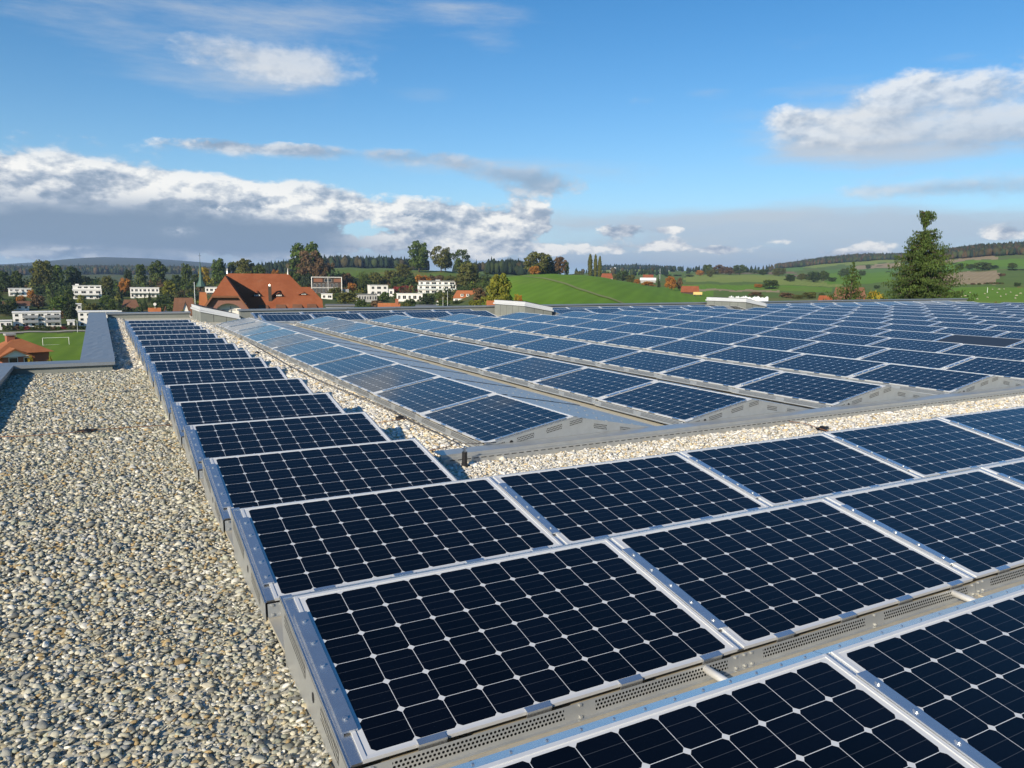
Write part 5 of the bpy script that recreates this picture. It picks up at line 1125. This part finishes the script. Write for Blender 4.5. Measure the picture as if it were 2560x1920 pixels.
# big red hipped roof: metres equal hundredths of a zoomed photo pixel
def red_roof():
    D = 130; u0, v0 = 500+1100/6.9125, 650+880/6.9125
    a, e = azel(u0, v0); o = at(u0, v0, D); r = empty('red_roofed_building', o, -a)
    tag(r, 'big building with a red tiled roof, front gable and eyebrow dormers', 'building')
    c2 = cos2(u0, v0); k = D/F_PX/6.9125*c2; kz = D/F_PX/6.9125*math.sqrt(c2)
    X = lambda x: (x-1100)*k; Z = lambda z: (880-z)*kz
    ry, zr = 6.2, Z(240); eav = -1.2
    sl = (zr-0)/(ry+.3)
    yz = lambda z: (z-0)/sl-.3                     # front slope: y for a given z
    T_ = M_['tile']
    m = MB()
    A, B = (X(470), ry, zr), (X(1575), ry, zr)
    low = -2.0
    # main front and back slopes, right hip
    f0, f1 = (X(150), yz(low), low), (X(2160), yz(low), low)
    m.face([f0, f1, (X(2150)+.1, yz(Z(700)), Z(700)), (X(1960), yz(Z(470)), Z(470)), (X(1790), yz(Z(470)), Z(470)), B, A])
    m.face([(X(2160), 2*ry-yz(low), low), (X(150), 2*ry-yz(low), low), A, B])
    m.face([B, (X(1790), yz(Z(470)), Z(470)), (X(1960), yz(Z(470)), Z(470)), (X(2150)+.1, yz(Z(700)), Z(700)), f1, (X(2160), 2*ry-yz(low), low)])
    m.face([A, (X(150), 2*ry-yz(low), low), f0])
    m.build('roof', T_, r, merge=False)
    # cross wing with clipped gable
    xr, ya, yf = X(475), -2.2, -4.6; za_ = Z(285); hz = Z(610); hl, hr = X(250), X(705)
    m = MB()
    zl_ = -2.4; sL = (X(140)-xr)/(Z(815)-za_); fx = lambda z, s: xr+s*(za_-z)*(X(900)-xr)/(za_-Z(880))
    yb = lambda z: max(yz(z), ya)+.9
    m.face([(xr, ya, za_), (hl, yf, hz), (hr, yf, hz)])                              # clipped gable hip
    for s in (-1, 1):
        hx = hr if s > 0 else hl
        q = [(xr, ya, za_), (hx, yf, hz), (fx(zl_, s), yf, zl_), (fx(zl_, s), yz(zl_)+.5, zl_), (xr, yz(za_)+.4, za_)]
        m.face(q if s > 0 else q[::-1])
    m.build('wing_roof', T_, r, merge=False)
    m = MB()                                        # thick verge boards under the wing roof
    m.hexa([(hl, yf+.02, hz-.28), (hr, yf+.02, hz-.28), (hr, yf+.5, hz-.28), (hl, yf+.5, hz-.28), (hl, yf-.02, hz-.03), (hr, yf-.02, hz-.03), (hr, yf+.5, hz-.03), (hl, yf+.5, hz-.03)])
    for s in (-1, 1):
        hx = hr if s > 0 else hl
        m.hexa([(hx-s*.3, yf-.01, hz-.05), (hx, yf-.01, hz-.05), (hx, yf+.3, hz-.05), (hx-s*.3, yf+.3, hz-.05)][::1 if s < 0 else 1] + [(fx(zl_, s)-s*.3, yf-.01, zl_), (fx(zl_, s), yf-.01, zl_), (fx(zl_, s), yf+.3, zl_), (fx(zl_, s)-s*.3, yf+.3, zl_)])
    m.build('verge_board', M_['woodf'], r, merge=False)
    m = MB(); yw = yf+.7                            # boarded gable with an arch
    n = 14; ax, az_, ar = X(520), Z(960), (X(770)-X(270))/2
    arch = [(ax+ar*math.cos(math.pi*i/n), az_+(Z(735)-az_)*math.sin(math.pi*i/n)) for i in range(n+1)]
    out = []
    for i in range(n+1):
        x, z = arch[i]; t_ = i/n
        xo = fx(zl_, 1)*(1-t_)+fx(zl_, -1)*t_; xo = max(hl, min(hr, xo)) if .18 < t_ < .82 else xo
        zo = zl_ if t_ in (0, 1) else None
        out.append(xo)
    top = []
    for i in range(n+1):
        t_ = i/n; ang = math.pi*t_; dx, dz = math.cos(ang), math.sin(ang)
        # outer boundary: trapezoid under the wing roof
        best = None
        for kk in np.linspace(.1, 12, 400):
            x, z = ax+dx*kk, az_+dz*kk
            if z > hz-.3 or x > fx(max(z, zl_), 1)-.15 or x < fx(max(z, zl_), -1)+.15: break
            best = (x, z)
        top.append(best)
    for i in range(n): m.face([(arch[i][0], yw, arch[i][1]), (top[i][0], yw, top[i][1]), (top[i+1][0], yw, top[i+1][1]), (arch[i+1][0], yw, arch[i+1][1])])
    for i in range(n): m.face([(arch[i][0], yw, arch[i][1]), (arch[i+1][0], yw, arch[i+1][1]), (arch[i+1][0], yw+1.2, arch[i+1][1]), (arch[i][0], yw+1.2, arch[i][1])])
    m.build('boarded_gable', BOARD, r, merge=False)
    m = MB(); m.box(ax-ar-.3, ax+ar+.3, yw+1.2, yw+1.4, -6, Z(730)); m.build('gable_wall', M_['white'], r)
    m = MB(); m.box(ax+.2, ax+.32, yw+1.1, yw+1.19, -3, Z(790)); m.box(ax-1.0, ax+.9, yw+1.1, yw+1.185, Z(850), Z(842)); m.build('window_bars', M_['balc'], r)
    m = MB(); m.box(X(250), X(2120), .8, 2*ry-.8, -14, -1.6); m.box(X(260), X(700), yf+1.9, 1, -14, -2); m.build('wall', M_['cream'], r)
    # eyebrow dormers
    for xc, zc_, w_, hgt in ((995, 632, 175, 50), (1380, 632, 170, 48), (1825, 605, 165, 28)):
        d = empty('eyebrow_dormer', (0, 0, 0)); d.parent = r
        x0 = X(xc); z0 = Z(zc_); hw = w_/2*k; hh = hgt*k; n = 12
        m = MB(); y0 = yz(z0)-.35
        prof = [(x0+hw*1.25*(2*i/n-1), z0+hh*1.25*.5*(1+math.cos(math.pi*(2*i/n-1)))) for i in range(n+1)]
        for (xa, zaa), (xb, zbb) in zip(prof, prof[1:]):
            ta, tb = (zaa-z0), (zbb-z0)
            m.face([(xa, y0-.05+yz(z0)*0, zaa), (xb, y0-.05, zbb), (xb, yz(zbb+tb*.9)+.02+.2*(tb > .01), zbb+tb*.9), (xa, yz(zaa+ta*.9)+.02+.2*(ta > .01), zaa+ta*.9)])
        m.build('dormer_roof', T_, d, merge=False, smooth=False)
        m = MB(); m.face([(x, y0+.12, z-.02) for x, z in prof]); m.build('dormer_front', M_['dark'], d, merge=False)
        m = MB()
        for q in (-.45, -.15, .15, .45): m.box(x0+hw*q-.07, x0+hw*q+.07, y0+.06, y0+.11, z0+.02, z0+hh*.55)
        m.build('pane', M_['white'], d)
    # chimney
    m = MB(); xc = X(1222); yc = yz(Z(690)); m.box(xc-.26, xc+.26, yc-.3, yc+.25, Z(720), Z(462)); m.box(xc-.22, xc+.22, yc-.26, yc+.21, Z(462), Z(448)); m.build('chimney', M_['timber'], r)
    m = MB(); m.tube([(xc, yc, Z(448)), (xc, yc, Z(430))], [.16, .12], 8); m.build('chimney_cap', M_['steel'], r)
    # row of shed dormers
    for xc, dz in ((1100, 8), (1405, 0), (1695, -4), (1955, -8)):
        d = empty('shed_dormer', (0, 0, 0)); d.parent = r
        x0 = X(xc); hw = 88*k; zt, zb_ = Z(758+dz), Z(850+dz); yt = yz(zt+.05); yfr = yz(Z(880))-.75
        m = MB(); m.hexa([(x0-hw*1.06, yfr, zb_-.12), (x0+hw*1.06, yfr, zb_-.12), (x0+hw*.9, yt+.15, zt-.1), (x0-hw*.9, yt+.15, zt-.1), (x0-hw*1.06, yfr, zb_), (x0+hw*1.06, yfr, zb_), (x0+hw*.9, yt+.15, zt), (x0-hw*.9, yt+.15, zt)])
        m.build('dormer_roof', M_['tileb'], d)
        m = MB(); m.box(x0-hw*.92, x0+hw*.92, yfr+.18, yz(Z(880))+.9, -1.6, zb_-.125); m.build('dormer_front', M_['timber'], d)
        m = MB(); m.box(x0-hw*.8, x0+hw*.8, yfr+.12, yfr+.18, zb_-.42, zb_-.2); m.build('pane', M_['white'], d)
    for xq, zt in ((475, 150), (1565, 140)):        # finials on the ridge
        m = MB(); m.tube([(X(xq), ry, zr-.1), (X(xq), ry, zr+.4), (X(xq), ry, Z(zt))], [.14, .07, .03], 8)
        if xq < 600: m.tube([(X(xq)-.3, ry, Z(zt+25)), (X(xq)+.3, ry, Z(zt+25))], .025, 5)
        m.build('finial', M_['white'] if xq > 600 else M_['steel'], r)
def board():
    m, t, b = mat('brown_boards'); p = t.new('ShaderNodeTexCoord').outputs['Object']; s = t.new('ShaderNodeSeparateXYZ'); t.put(s.inputs[0], p)
    f = t.step(t.m('FRACT', t.m('MULTIPLY', s.outputs[0], 5.0)), .0, .2)
    t.put(b.inputs['Base Color'], t.mix(f, (.10, .045, .035), (.25, .125, .095))); b.inputs['Roughness'].default_value = .85
    return m
BOARD = board()
red_roof()

# house with pyramid roof at the lower left
def pyramid_house():
    D = 132; uc = za(222, 0)[0]; v1 = 905; g = at(uc, v1, D); a, e = azel(uc, v1); r = empty('brick_house', g, -a+.25)
    tag(r, 'brick house with a brown pyramid roof and white gable below the parapet', 'house')
    k = D/F_PX/3.456*math.sqrt(cos2(uc, v1)); Z = lambda z: (1190-z)*k
    hw = 3.9; ez = Z(1100)-.2
    m = MB(); e = [(-hw, 0, ez), (hw, 0, ez), (hw, 2*hw, ez), (-hw, 2*hw, ez)]
    ap = (0, hw, Z(985))
    for i in range(4): m.face([e[i], e[(i+1) % 4], ap])
    m.face(e[::-1]); m.build('roof', M_['tileb2'], r, merge=False)
    m = MB(); m.box(-hw+.6, hw-.6, .6, 2*hw-.6, -9, ez-.02); m.build('wall', M_['brick'], r)
    m = MB(); m.box(-1.35, -.3, hw-.6, hw+.4, Z(1030), Z(968)); m.build('chimney', M_['brick'], r)
    m = MB(); m.box(-1.5, -.15, hw-.75, hw+.55, Z(968)+.002, Z(952)); m.build('chimney_cap', M_['greyw'], r)
    m = MB(); m.tube([(0, hw, Z(985)-.1), (0, hw, Z(950))], [.08, .02], 6); m.build('finial', M_['steel'], r)
    x0 = -1.5; w_ = 1.9
    m = MB(); m.prism([(x0-w_, Z(1135)), (x0+w_, Z(1135)), (x0, Z(1070))], -.9, 3.0); m.build('gable', M_['white'], r)
    m = MB()
    for s in (-1, 1):
        q = [(x0, Z(1062)), (x0+s*(w_+.5), Z(1140)), (x0+s*(w_+.5), Z(1140)-.22), (x0, Z(1062)-.25)]
        m.prism(q if s > 0 else q[::-1], -1.3, 3.4)
    m.build('gable_roof', M_['tileb2'], r)
    m = MB(); m.box(x0-w_+.3, x0+w_-.3, -.6, .6, -9, Z(1136)); m.build('bay', M_['brick'], r)
    windows(r, [(x0-.2, Z(1190), 1.0, Z(1145)-Z(1190)), (x0+1.6, Z(1190), .8, Z(1150)-Z(1190))], -.62)
M_['tileb2'] = tiles('old_brown_roof_tiles', (.29, .105, .045), (.35, .14, .06), (.30, .17, .09))
pyramid_house()

# football goal
def goal():
    D = 287; u = za(450, 0)[0]; g = grd(u, D); a, e = azel(u, 850); r = empty('football_goal', g, -a+.05); tag(r, 'white football goal on the sports field', 'football goal')
    w2, h = 3.66, 2.44
    m = MB()
    m.tube([(-w2, 0, 0), (-w2, 0, h)], .06, 8); m.tube([(w2, 0, 0), (w2, 0, h)], .06, 8); m.build('post', M_['white'], r)
    m = MB(); m.tube([(-w2-.06, 0, h), (w2+.06, 0, h)], .06, 8); m.build('crossbar', M_['white'], r)
    m = MB(); m.tube([(-w2, 0, h), (-w2, 1, h), (-w2, 2, .03), (w2, 2, .03), (w2, 1, h), (w2, 0, h)], .03, 6); m.build('net_frame', M_['white'], r)
goal()

# middle
MGH = 'houses in the middle distance'
def framed():
    u0, u1 = zb(480, 0)[0], zb(768, 0)[0]; v0, v1 = zb(0, 462)[1], zb(0, 600)[1]
    p, wd, H, rz = site(u0, u1, v0, v1, 545); r = empty('house', p, rz); tag(r, 'modern house with a white frame and brown wood front by the brown tree', 'house', MGH)
    w2 = wd/2
    m = MB(); m.box(-w2, -w2+.5, -.6, 9, -3, H); m.box(w2-2.2, w2-1.7, -.6, 9, -3, H); m.box(-w2, w2-1.7, -.6, 9, H+.002, H+.4); m.build('frame', M_['white'], r)
    m = MB(); m.box(-w2+.5, w2-2.2, .3, 9, -3, H); m.build('wall', M_['timber'], r)
    m = MB(); m.box(-w2+1.6, -w2+wd*.34, -.1, .3, H*.72, H*.93); m.box(w2-2.2-wd*.22, w2-2.4, -.1, .3, H*.72, H*.93); m.build('wood_panel', M_['woodf'], r)
    windows(r, [(-w2+2.4+i*(wd-5)/6, H*.42, (wd-5)/6*.62, H*.2) for i in range(6)]+[(-w2+2.4+i*(wd-5)/6, H*.10, (wd-5)/6*.6, H*.22) for i in range(6)]+[(-w2+wd*.5, H*.74, wd*.2, H*.17)], .28)
    m = MB(); m.box(-w2+.5, w2-2.3, -.5, .28, H*.36, H*.39); m.box(-.15, .15, -.3, -.1, -2, H); m.build('balcony', M_['white'], r)
    m = MB(); m.box(w2-1.7, w2+3, 2, 6, -2, H*.30); m.build('carport', M_['balc'], r)
framed()
flat_house(zb(565, 0)[0], zb(662, 0)[0], zb(0, 602)[1], zb(0, 695)[1], 480, 'small white two storey house beside the grey green willow', 2, wins=2, group=MGH, balcony=((.1, 1.0, 1),))
flat_house(zb(862, 0)[0], zb(1047, 0)[0], zb(0, 605)[1], zb(0, 656)[1], 440, 'long grey pavilion with a band of dark windows', 1, wins=8, wall='greyw', group=MGH)
r, w2, H, sh = flat_house(zb(985, 0)[0], zb(1142, 0)[0], zb(0, 527)[1], zb(0, 612)[1], 550, 'pale cube shaped house right of the pavilion', 2, wins=3, group=MGH, turn=.2)
flat_house(zb(1143, 0)[0], zb(1192, 0)[0], zb(0, 562)[1], zb(0, 600)[1], 552, 'small white annex beside the pale cube house', 1, wins=1, group=MGH)
flat_house(zb(1215, 0)[0], zb(1440, 0)[0], zb(0, 600)[1], zb(0, 658)[1], 460, 'long low white building under the crimson shrubs', 1, wins=5, group=MGH)
def terraced():
    u0, u1 = zb(1393, 0)[0], zb(1742, 0)[0]; p, wd, H, rz = site(u0, u1, zb(0, 492)[1], zb(0, 640)[1], 600)
    r = empty('apartment_block', p, rz); tag(r, 'white four storey terraced apartment block with long balconies', 'apartment block', MGH); w2 = wd/2
    sh = H/4
    for s in range(4):
        x1 = w2-[-1.2, .2, 1.0, 1.6][s]*1.0; x0 = -w2+[-.2, .3, .2, 1.0][s]; d = s*1.3
        m = MB(); m.box(x0, x1, d, d+9, s*sh-(4 if s == 0 else 0), (s+1)*sh-.18-.002*s); m.build('wall', M_['white'], r)
        m = MB(); m.box(x0-.3, x1+.3, d-1.1, d+9.1, (s+1)*sh-.175, (s+1)*sh-.004); m.build('floor_slab', M_['white'], r)
        if s: m = MB(); m.box(x0, x1, d-2.2, d-2.1, s*sh+.001, s*sh+.85); m.build('balcony', M_['balcg'], r)
        windows(r, [(x0+(i+.5)*(x1-x0)/6, s*sh+sh*.22, (x1-x0)/6*(.35+.2*((i*7+s*3) % 3)), sh*.48) for i in range(6)], d)
    m = MB(); m.box(-1.5, 2.2, 6, 9, H, H+1.0); m.build('roof_box', M_['greyw'], r)
M_['balcg'] = plain('pale_balcony_glass', (.55, .60, .60), .3, 0, .05, 1)
terraced()
r, w2, H, he = gable_house(zb(1697, 0)[0], zb(1925, 0)[0], zb(0, 575)[1], zb(0, 638)[1], zb(0, 692)[1], 420, 'white house with a red tiled hipped roof and two white dormers', roof='tileo', hip=.42, wins=4, group=MGH, chimney=.62)
for x in (-w2*.28, w2*.16):
    d = empty('dormer', (x, 0, he+(H-he)*.25)); d.parent = r
    m = MB(); m.box(-.75, .75, .4, 3.5, -.3, 1.15); m.build('dormer_front', M_['white'], d)
    m = MB(); m.prism([(-.95, 1.15), (.95, 1.15), (0, 1.75)], .2, 3.8); m.build('dormer_roof', M_['tileo'], d)
    m = MB(); m.box(-.45, .45, .36, .399, .05, .9); m.build('pane', M_['glass'], d)
gable_house(zb(1050, 0)[0], zb(1250, 0)[0], zb(0, 688)[1], zb(0, 735)[1], zb(0, 760)[1], 190, 'orange tiled roof showing just over the far parapet', roof='tileo', group=MGH, wins=0, chimney=.7)
flat_house(zb(605, 0)[0], zb(848, 0)[0], zb(0, 702)[1], zb(0, 760)[1], 190, 'flat grey roof just over the parapet right of the red roof', 1, wins=0, wall='greyw', group=MGH)
flat_house(zb(1385, 0)[0], zb(1552, 0)[0], zb(0, 708)[1], zb(0, 760)[1], 185, 'thin white roof slab just over the far parapet', 1, wins=0, wall='greyw', group=MGH)
gable_house(zb(1545, 0)[0], zb(1585, 0)[0], zb(0, 650)[1], zb(0, 672)[1], zb(0, 692)[1], 400, 'tiny white hut left of the white poles', roof='tileb', ridge='y', group=MGH, wins=1, depth=4)
gable_house(zc(50, 0)[0], zc(118, 0)[0], zc(0, 608)[1], zc(0, 640)[1], zc(0, 670)[1], 165, 'small orange roof corner behind the middle skylight', roof='tileo', group=MGH, wins=0, depth=7)
def pole(u, v0, D, label, r=.06):
    g = grd(u, D); t_ = at(u, v0, D); m = MB(); h = t_.z-g.z; m.tube([(0, 0, -.3), (0, 0, h)], [r*1.3, r*.8], 6); m.box(-.14, .14, -.05, .05, h-.5, h-.35)
    o = m.build('pole', M_['whitemetal']); o.location = g; tag(o, label, 'pole', 'thin poles')
pole(zb(1615, 0)[0], zb(0, 630)[1], 300, 'left thin white pole before the house with dormers'); pole(zb(1655, 0)[0], zb(0, 580)[1], 300, 'right taller white pole before the house with dormers')
pole(za(1680, 0)[0], za(0, 500)[1], 330, 'pale post left of the church belfry', .12); pole(za(645, 0)[0], za(0, 830)[1], 345, 'lamp post by the road behind the sports field'); pole(za(702, 0)[0], za(0, 1105)[1], 95, 'small post at the outer foot of the capped parapet', .05)
pole(zc(1418, 0)[0], zc(0, 350)[1], 900, 'utility pole among the far farms', .14); pole(zd(1925, 0)[0], zd(0, 690)[1], 500, 'utility pole on the pasture at the right', .10)

# right
FG = 'farms in the right fields'
gable_house(zc(950, 0)[0], zc(1052, 0)[0], zc(0, 390)[1], zc(0, 425)[1], zc(0, 440)[1], 780, 'farmhouse with a red roof behind the meadow crest', roof='tile', hip=.3, group=FG, wins=0, depth=12)
gable_house(zc(1262, 0)[0], zc(1392, 0)[0], zc(0, 424)[1], zc(0, 436)[1], zc(0, 446)[1], 800, 'long farm shed with a white roof right of the crest trees', roof='foil', wall='greyw', group=FG, wins=0, name='barn')
gable_house(zc(1285, 0)[0], zc(1370, 0)[0], zc(0, 400)[1], zc(0, 420)[1], zc(0, 436)[1], 830, 'red farm roof behind the long white roofed shed', roof='tile', group=FG, wins=0)
r, w2, H, he = gable_house(zc(1583, 0)[0], zc(1735, 0)[0], zc(0, 490)[1], zc(0, 523)[1], zc(0, 532)[1], 500, 'barn with a wide red roof beside the orange brown tree', roof='tile', wall='timber', group=FG, wins=0, name='barn', hip=.12)
def tractor():
    u, v = zc(1722, 538); D = 470; g = grd(u, D); a, e = azel(u, v); r = empty('farm_trailer', g, -a); tag(r, 'yellow farm trailer in front of the red roofed barn', 'trailer')
    m = MB(); m.box(-2.6, 2.6, -1, 1, .9, 2.5); m.build('box_body', M_['yellow'], r)
    for x in (-1.6, 1.6): m = MB(); m.tube([(x, -1.15, .5), (x, -.85, .5)], .5, 12); m.build('wheel', M_['black'], r)
    m = MB(); m.tube([(2.6, 0, .95), (4.2, 0, .6)], .08, 6); m.build('drawbar', M_['black'], r)
M_['yellow'] = plain('yellow_paint', (.62, .45, .16), .6, 0, .1, 1)
tractor()
for x, y, wpx, D, lab in (('c', (1040, 352), 26, 2000, 'left white farmhouse on the far horizon'), ('c', (1065, 350), 16, 2010, 'small white farmhouse right of the left one on the horizon'), ('c', (1505, 368), 34, 1900, 'long white farmhouse in the far middle fields'), ('c', (1602, 383), 28, 1700, 'white farmhouse left of the far grove'), ('c', (1432, 384), 14, 1700, 'small white farmhouse by the utility pole'),
                         ('d', (437, 556), 26, 1900, 'white farmhouse below the wooded ridge'), ('d', (692, 560), 10, 1900, 'tiny white farmhouse on the yellow hill field'), ('d', (1105, 546), 14, 2000, 'tiny white farmhouse left of the tall spruce'), ('d', (2190, 694), 70, 600, 'low house with a red roof at the right picture edge')):
    u, v = SC[x][0](*y); s = SC[x][1]; gable_house(u-wpx/s/2, u+wpx/s/2, v-2.2, v, v+3.2, D, lab, roof='tile' if 'red' in lab else 'foil' if wpx < 20 else 'flatroof', group='far farmhouses', wins=0, depth=9)
flat_house(zd(1212, 0)[0], zd(1262, 0)[0], zd(0, 500)[1], zd(0, 532)[1], 1900, 'yellow farmhouse on the hill beside the tall spruce', 2, wins=3, wall='cream', group='far farmhouses')
gable_house(zd(688, 0)[0], zd(975, 0)[0], zd(0, 690)[1], zd(0, 742)[1], zd(0, 770)[1], 300, 'dark timber barn behind the small spruce', roof='tileb', wall='timber', hip=.25, group=FG, wins=0, name='barn')
gable_house(zd(548, 0)[0], zd(728, 0)[0], zd(0, 757)[1], zd(0, 803)[1], zd(0, 830)[1], 190, 'red hipped roof left of the small spruce', roof='tile', hip=.55, group=FG, wins=0)
gable_house(zd(905, 0)[0], zd(1098, 0)[0], zd(0, 775)[1], zd(0, 806)[1], zd(0, 830)[1], 185, 'red hipped roof between the two spruces', roof='tile', hip=.5, group=FG, wins=0)
def tunnel(u0, u1, v0, v1, D, label):
    p, wd, H, rz = site(u0, u1, v0, v1, D); m = MB(); n = 10; H = max(H, 1.6); L = 22
    for j in range(L):
        for i in range(n):
            def q(i_, j_): t_ = math.pi*i_/n; k = 1+.035*math.sin(j_*1.9)+.04*math.sin(j_*.7+i_); return (-wd/2+wd*j_/L, -1.6*math.cos(t_)*k, H*math.sin(t_)*k)
            m.face([q(i, j), q(i, j+1), q(i+1, j+1), q(i+1, j)])
    for j in (0, L): m.face([q(i, j) for i in range(n+1)])
    o = m.build('foil_tunnel', M_['foil'], smooth=True); o.location = p; o.rotation_euler = (0, 0, rz); tag(o, label, 'foil tunnel', 'white foil tunnels')
tunnel(zd(-30, 0)[0], zd(192, 0)[0], zd(0, 766)[1], zd(0, 796)[1], 255, 'long white foil tunnel right of the last skylight'); tunnel(zc(1962, 0)[0], zc(2085, 0)[0], zc(0, 574)[1], zc(0, 606)[1], 262, 'short white foil tunnel above the last skylight')

# sheep on the pasture
def sheep_proto():
    bm = bmesh.new(); bm.free()
    m = MB()
    rings = [(-.95, .98, .22), (-.8, 1.0, .42), (-.3, .98, .48), (.4, 1.0, .47), (.75, 1.04, .36), (1.0, 1.05, .2), (1.2, .85, .16), (1.35, .62, .17), (1.5, .38, .09)]
    m.tube([(x, 0, z) for x, z, r in rings], [r for x, z, r in rings], 10)
    for x in (-.75, .65):
        for y in (-.2, .2): m.tube([(x, y, .85), (x+.03, y, .45), (x, y, 0)], [.13, .075, .06], 6)
    m.tube([(-1.05, 0, 1.05), (-1.18, 0, .6)], .03, 5)
    for y in (-.22, .22): m.tube([(1.24, y*.5, .92), (1.2, y*1.35, .86)], [.06, .02], 5)
    o = m.build('sheep', M_['fleece'], smooth=True); me = o.data; bpy.data.objects.remove(o); return me
cme = sheep_proto()
cows = [(1790, 738), (1755, 765), (1905, 748), (1965, 712), (2018, 710), (2055, 708), (2075, 752), (2160, 762), (2150, 785), (2035, 768), (1720, 772), (1850, 790), (2110, 735), (2190, 745), (1930, 778), (2005, 738)]
for i, (x, y) in enumerate(cows):
    u, v = zd(x, y); a, e = azel(u, v)
    # walk out along the ray until it meets the pasture
    D = 150.0
    while D < 620 and CAM_H+D*math.tan(e) > terr(math.degrees(a), D): D += 3
    g = grd(u, D); o = bpy.data.objects.new('sheep', cme); COL.objects.link(o); o.location = g; o.rotation_euler = (0, 0, i*2.1); o.scale = (.5,)*3
    tag(o, 'pale sheep grazing on the green pasture right of the tall spruce', 'sheep', 'sheep on the pasture')

# ------------------------------------------------------------------ haze
hz, ht, hb_ = mat('haze_air')
ht.n.remove(hb_); pv = ht.new('ShaderNodeVolumePrincipled'); pv.inputs['Color'].default_value = (.50, .70, 1.0, 1); pv.inputs['Density'].default_value = 9.0e-5; pv.inputs['Anisotropy'].default_value = .1
ht.l.new(pv.outputs[0], ht.n['Material Output'].inputs['Volume'])
zmin = float(ZG.min())-1.5; zmax = float(ZG.max())+60
m = MB(); m.box(-9900, 9900, -9900, 9900, zmin, zmax); o = m.build('haze', hz, merge=False); tag(o, 'thin blue air haze over the whole valley', 'haze', kind='stuff')
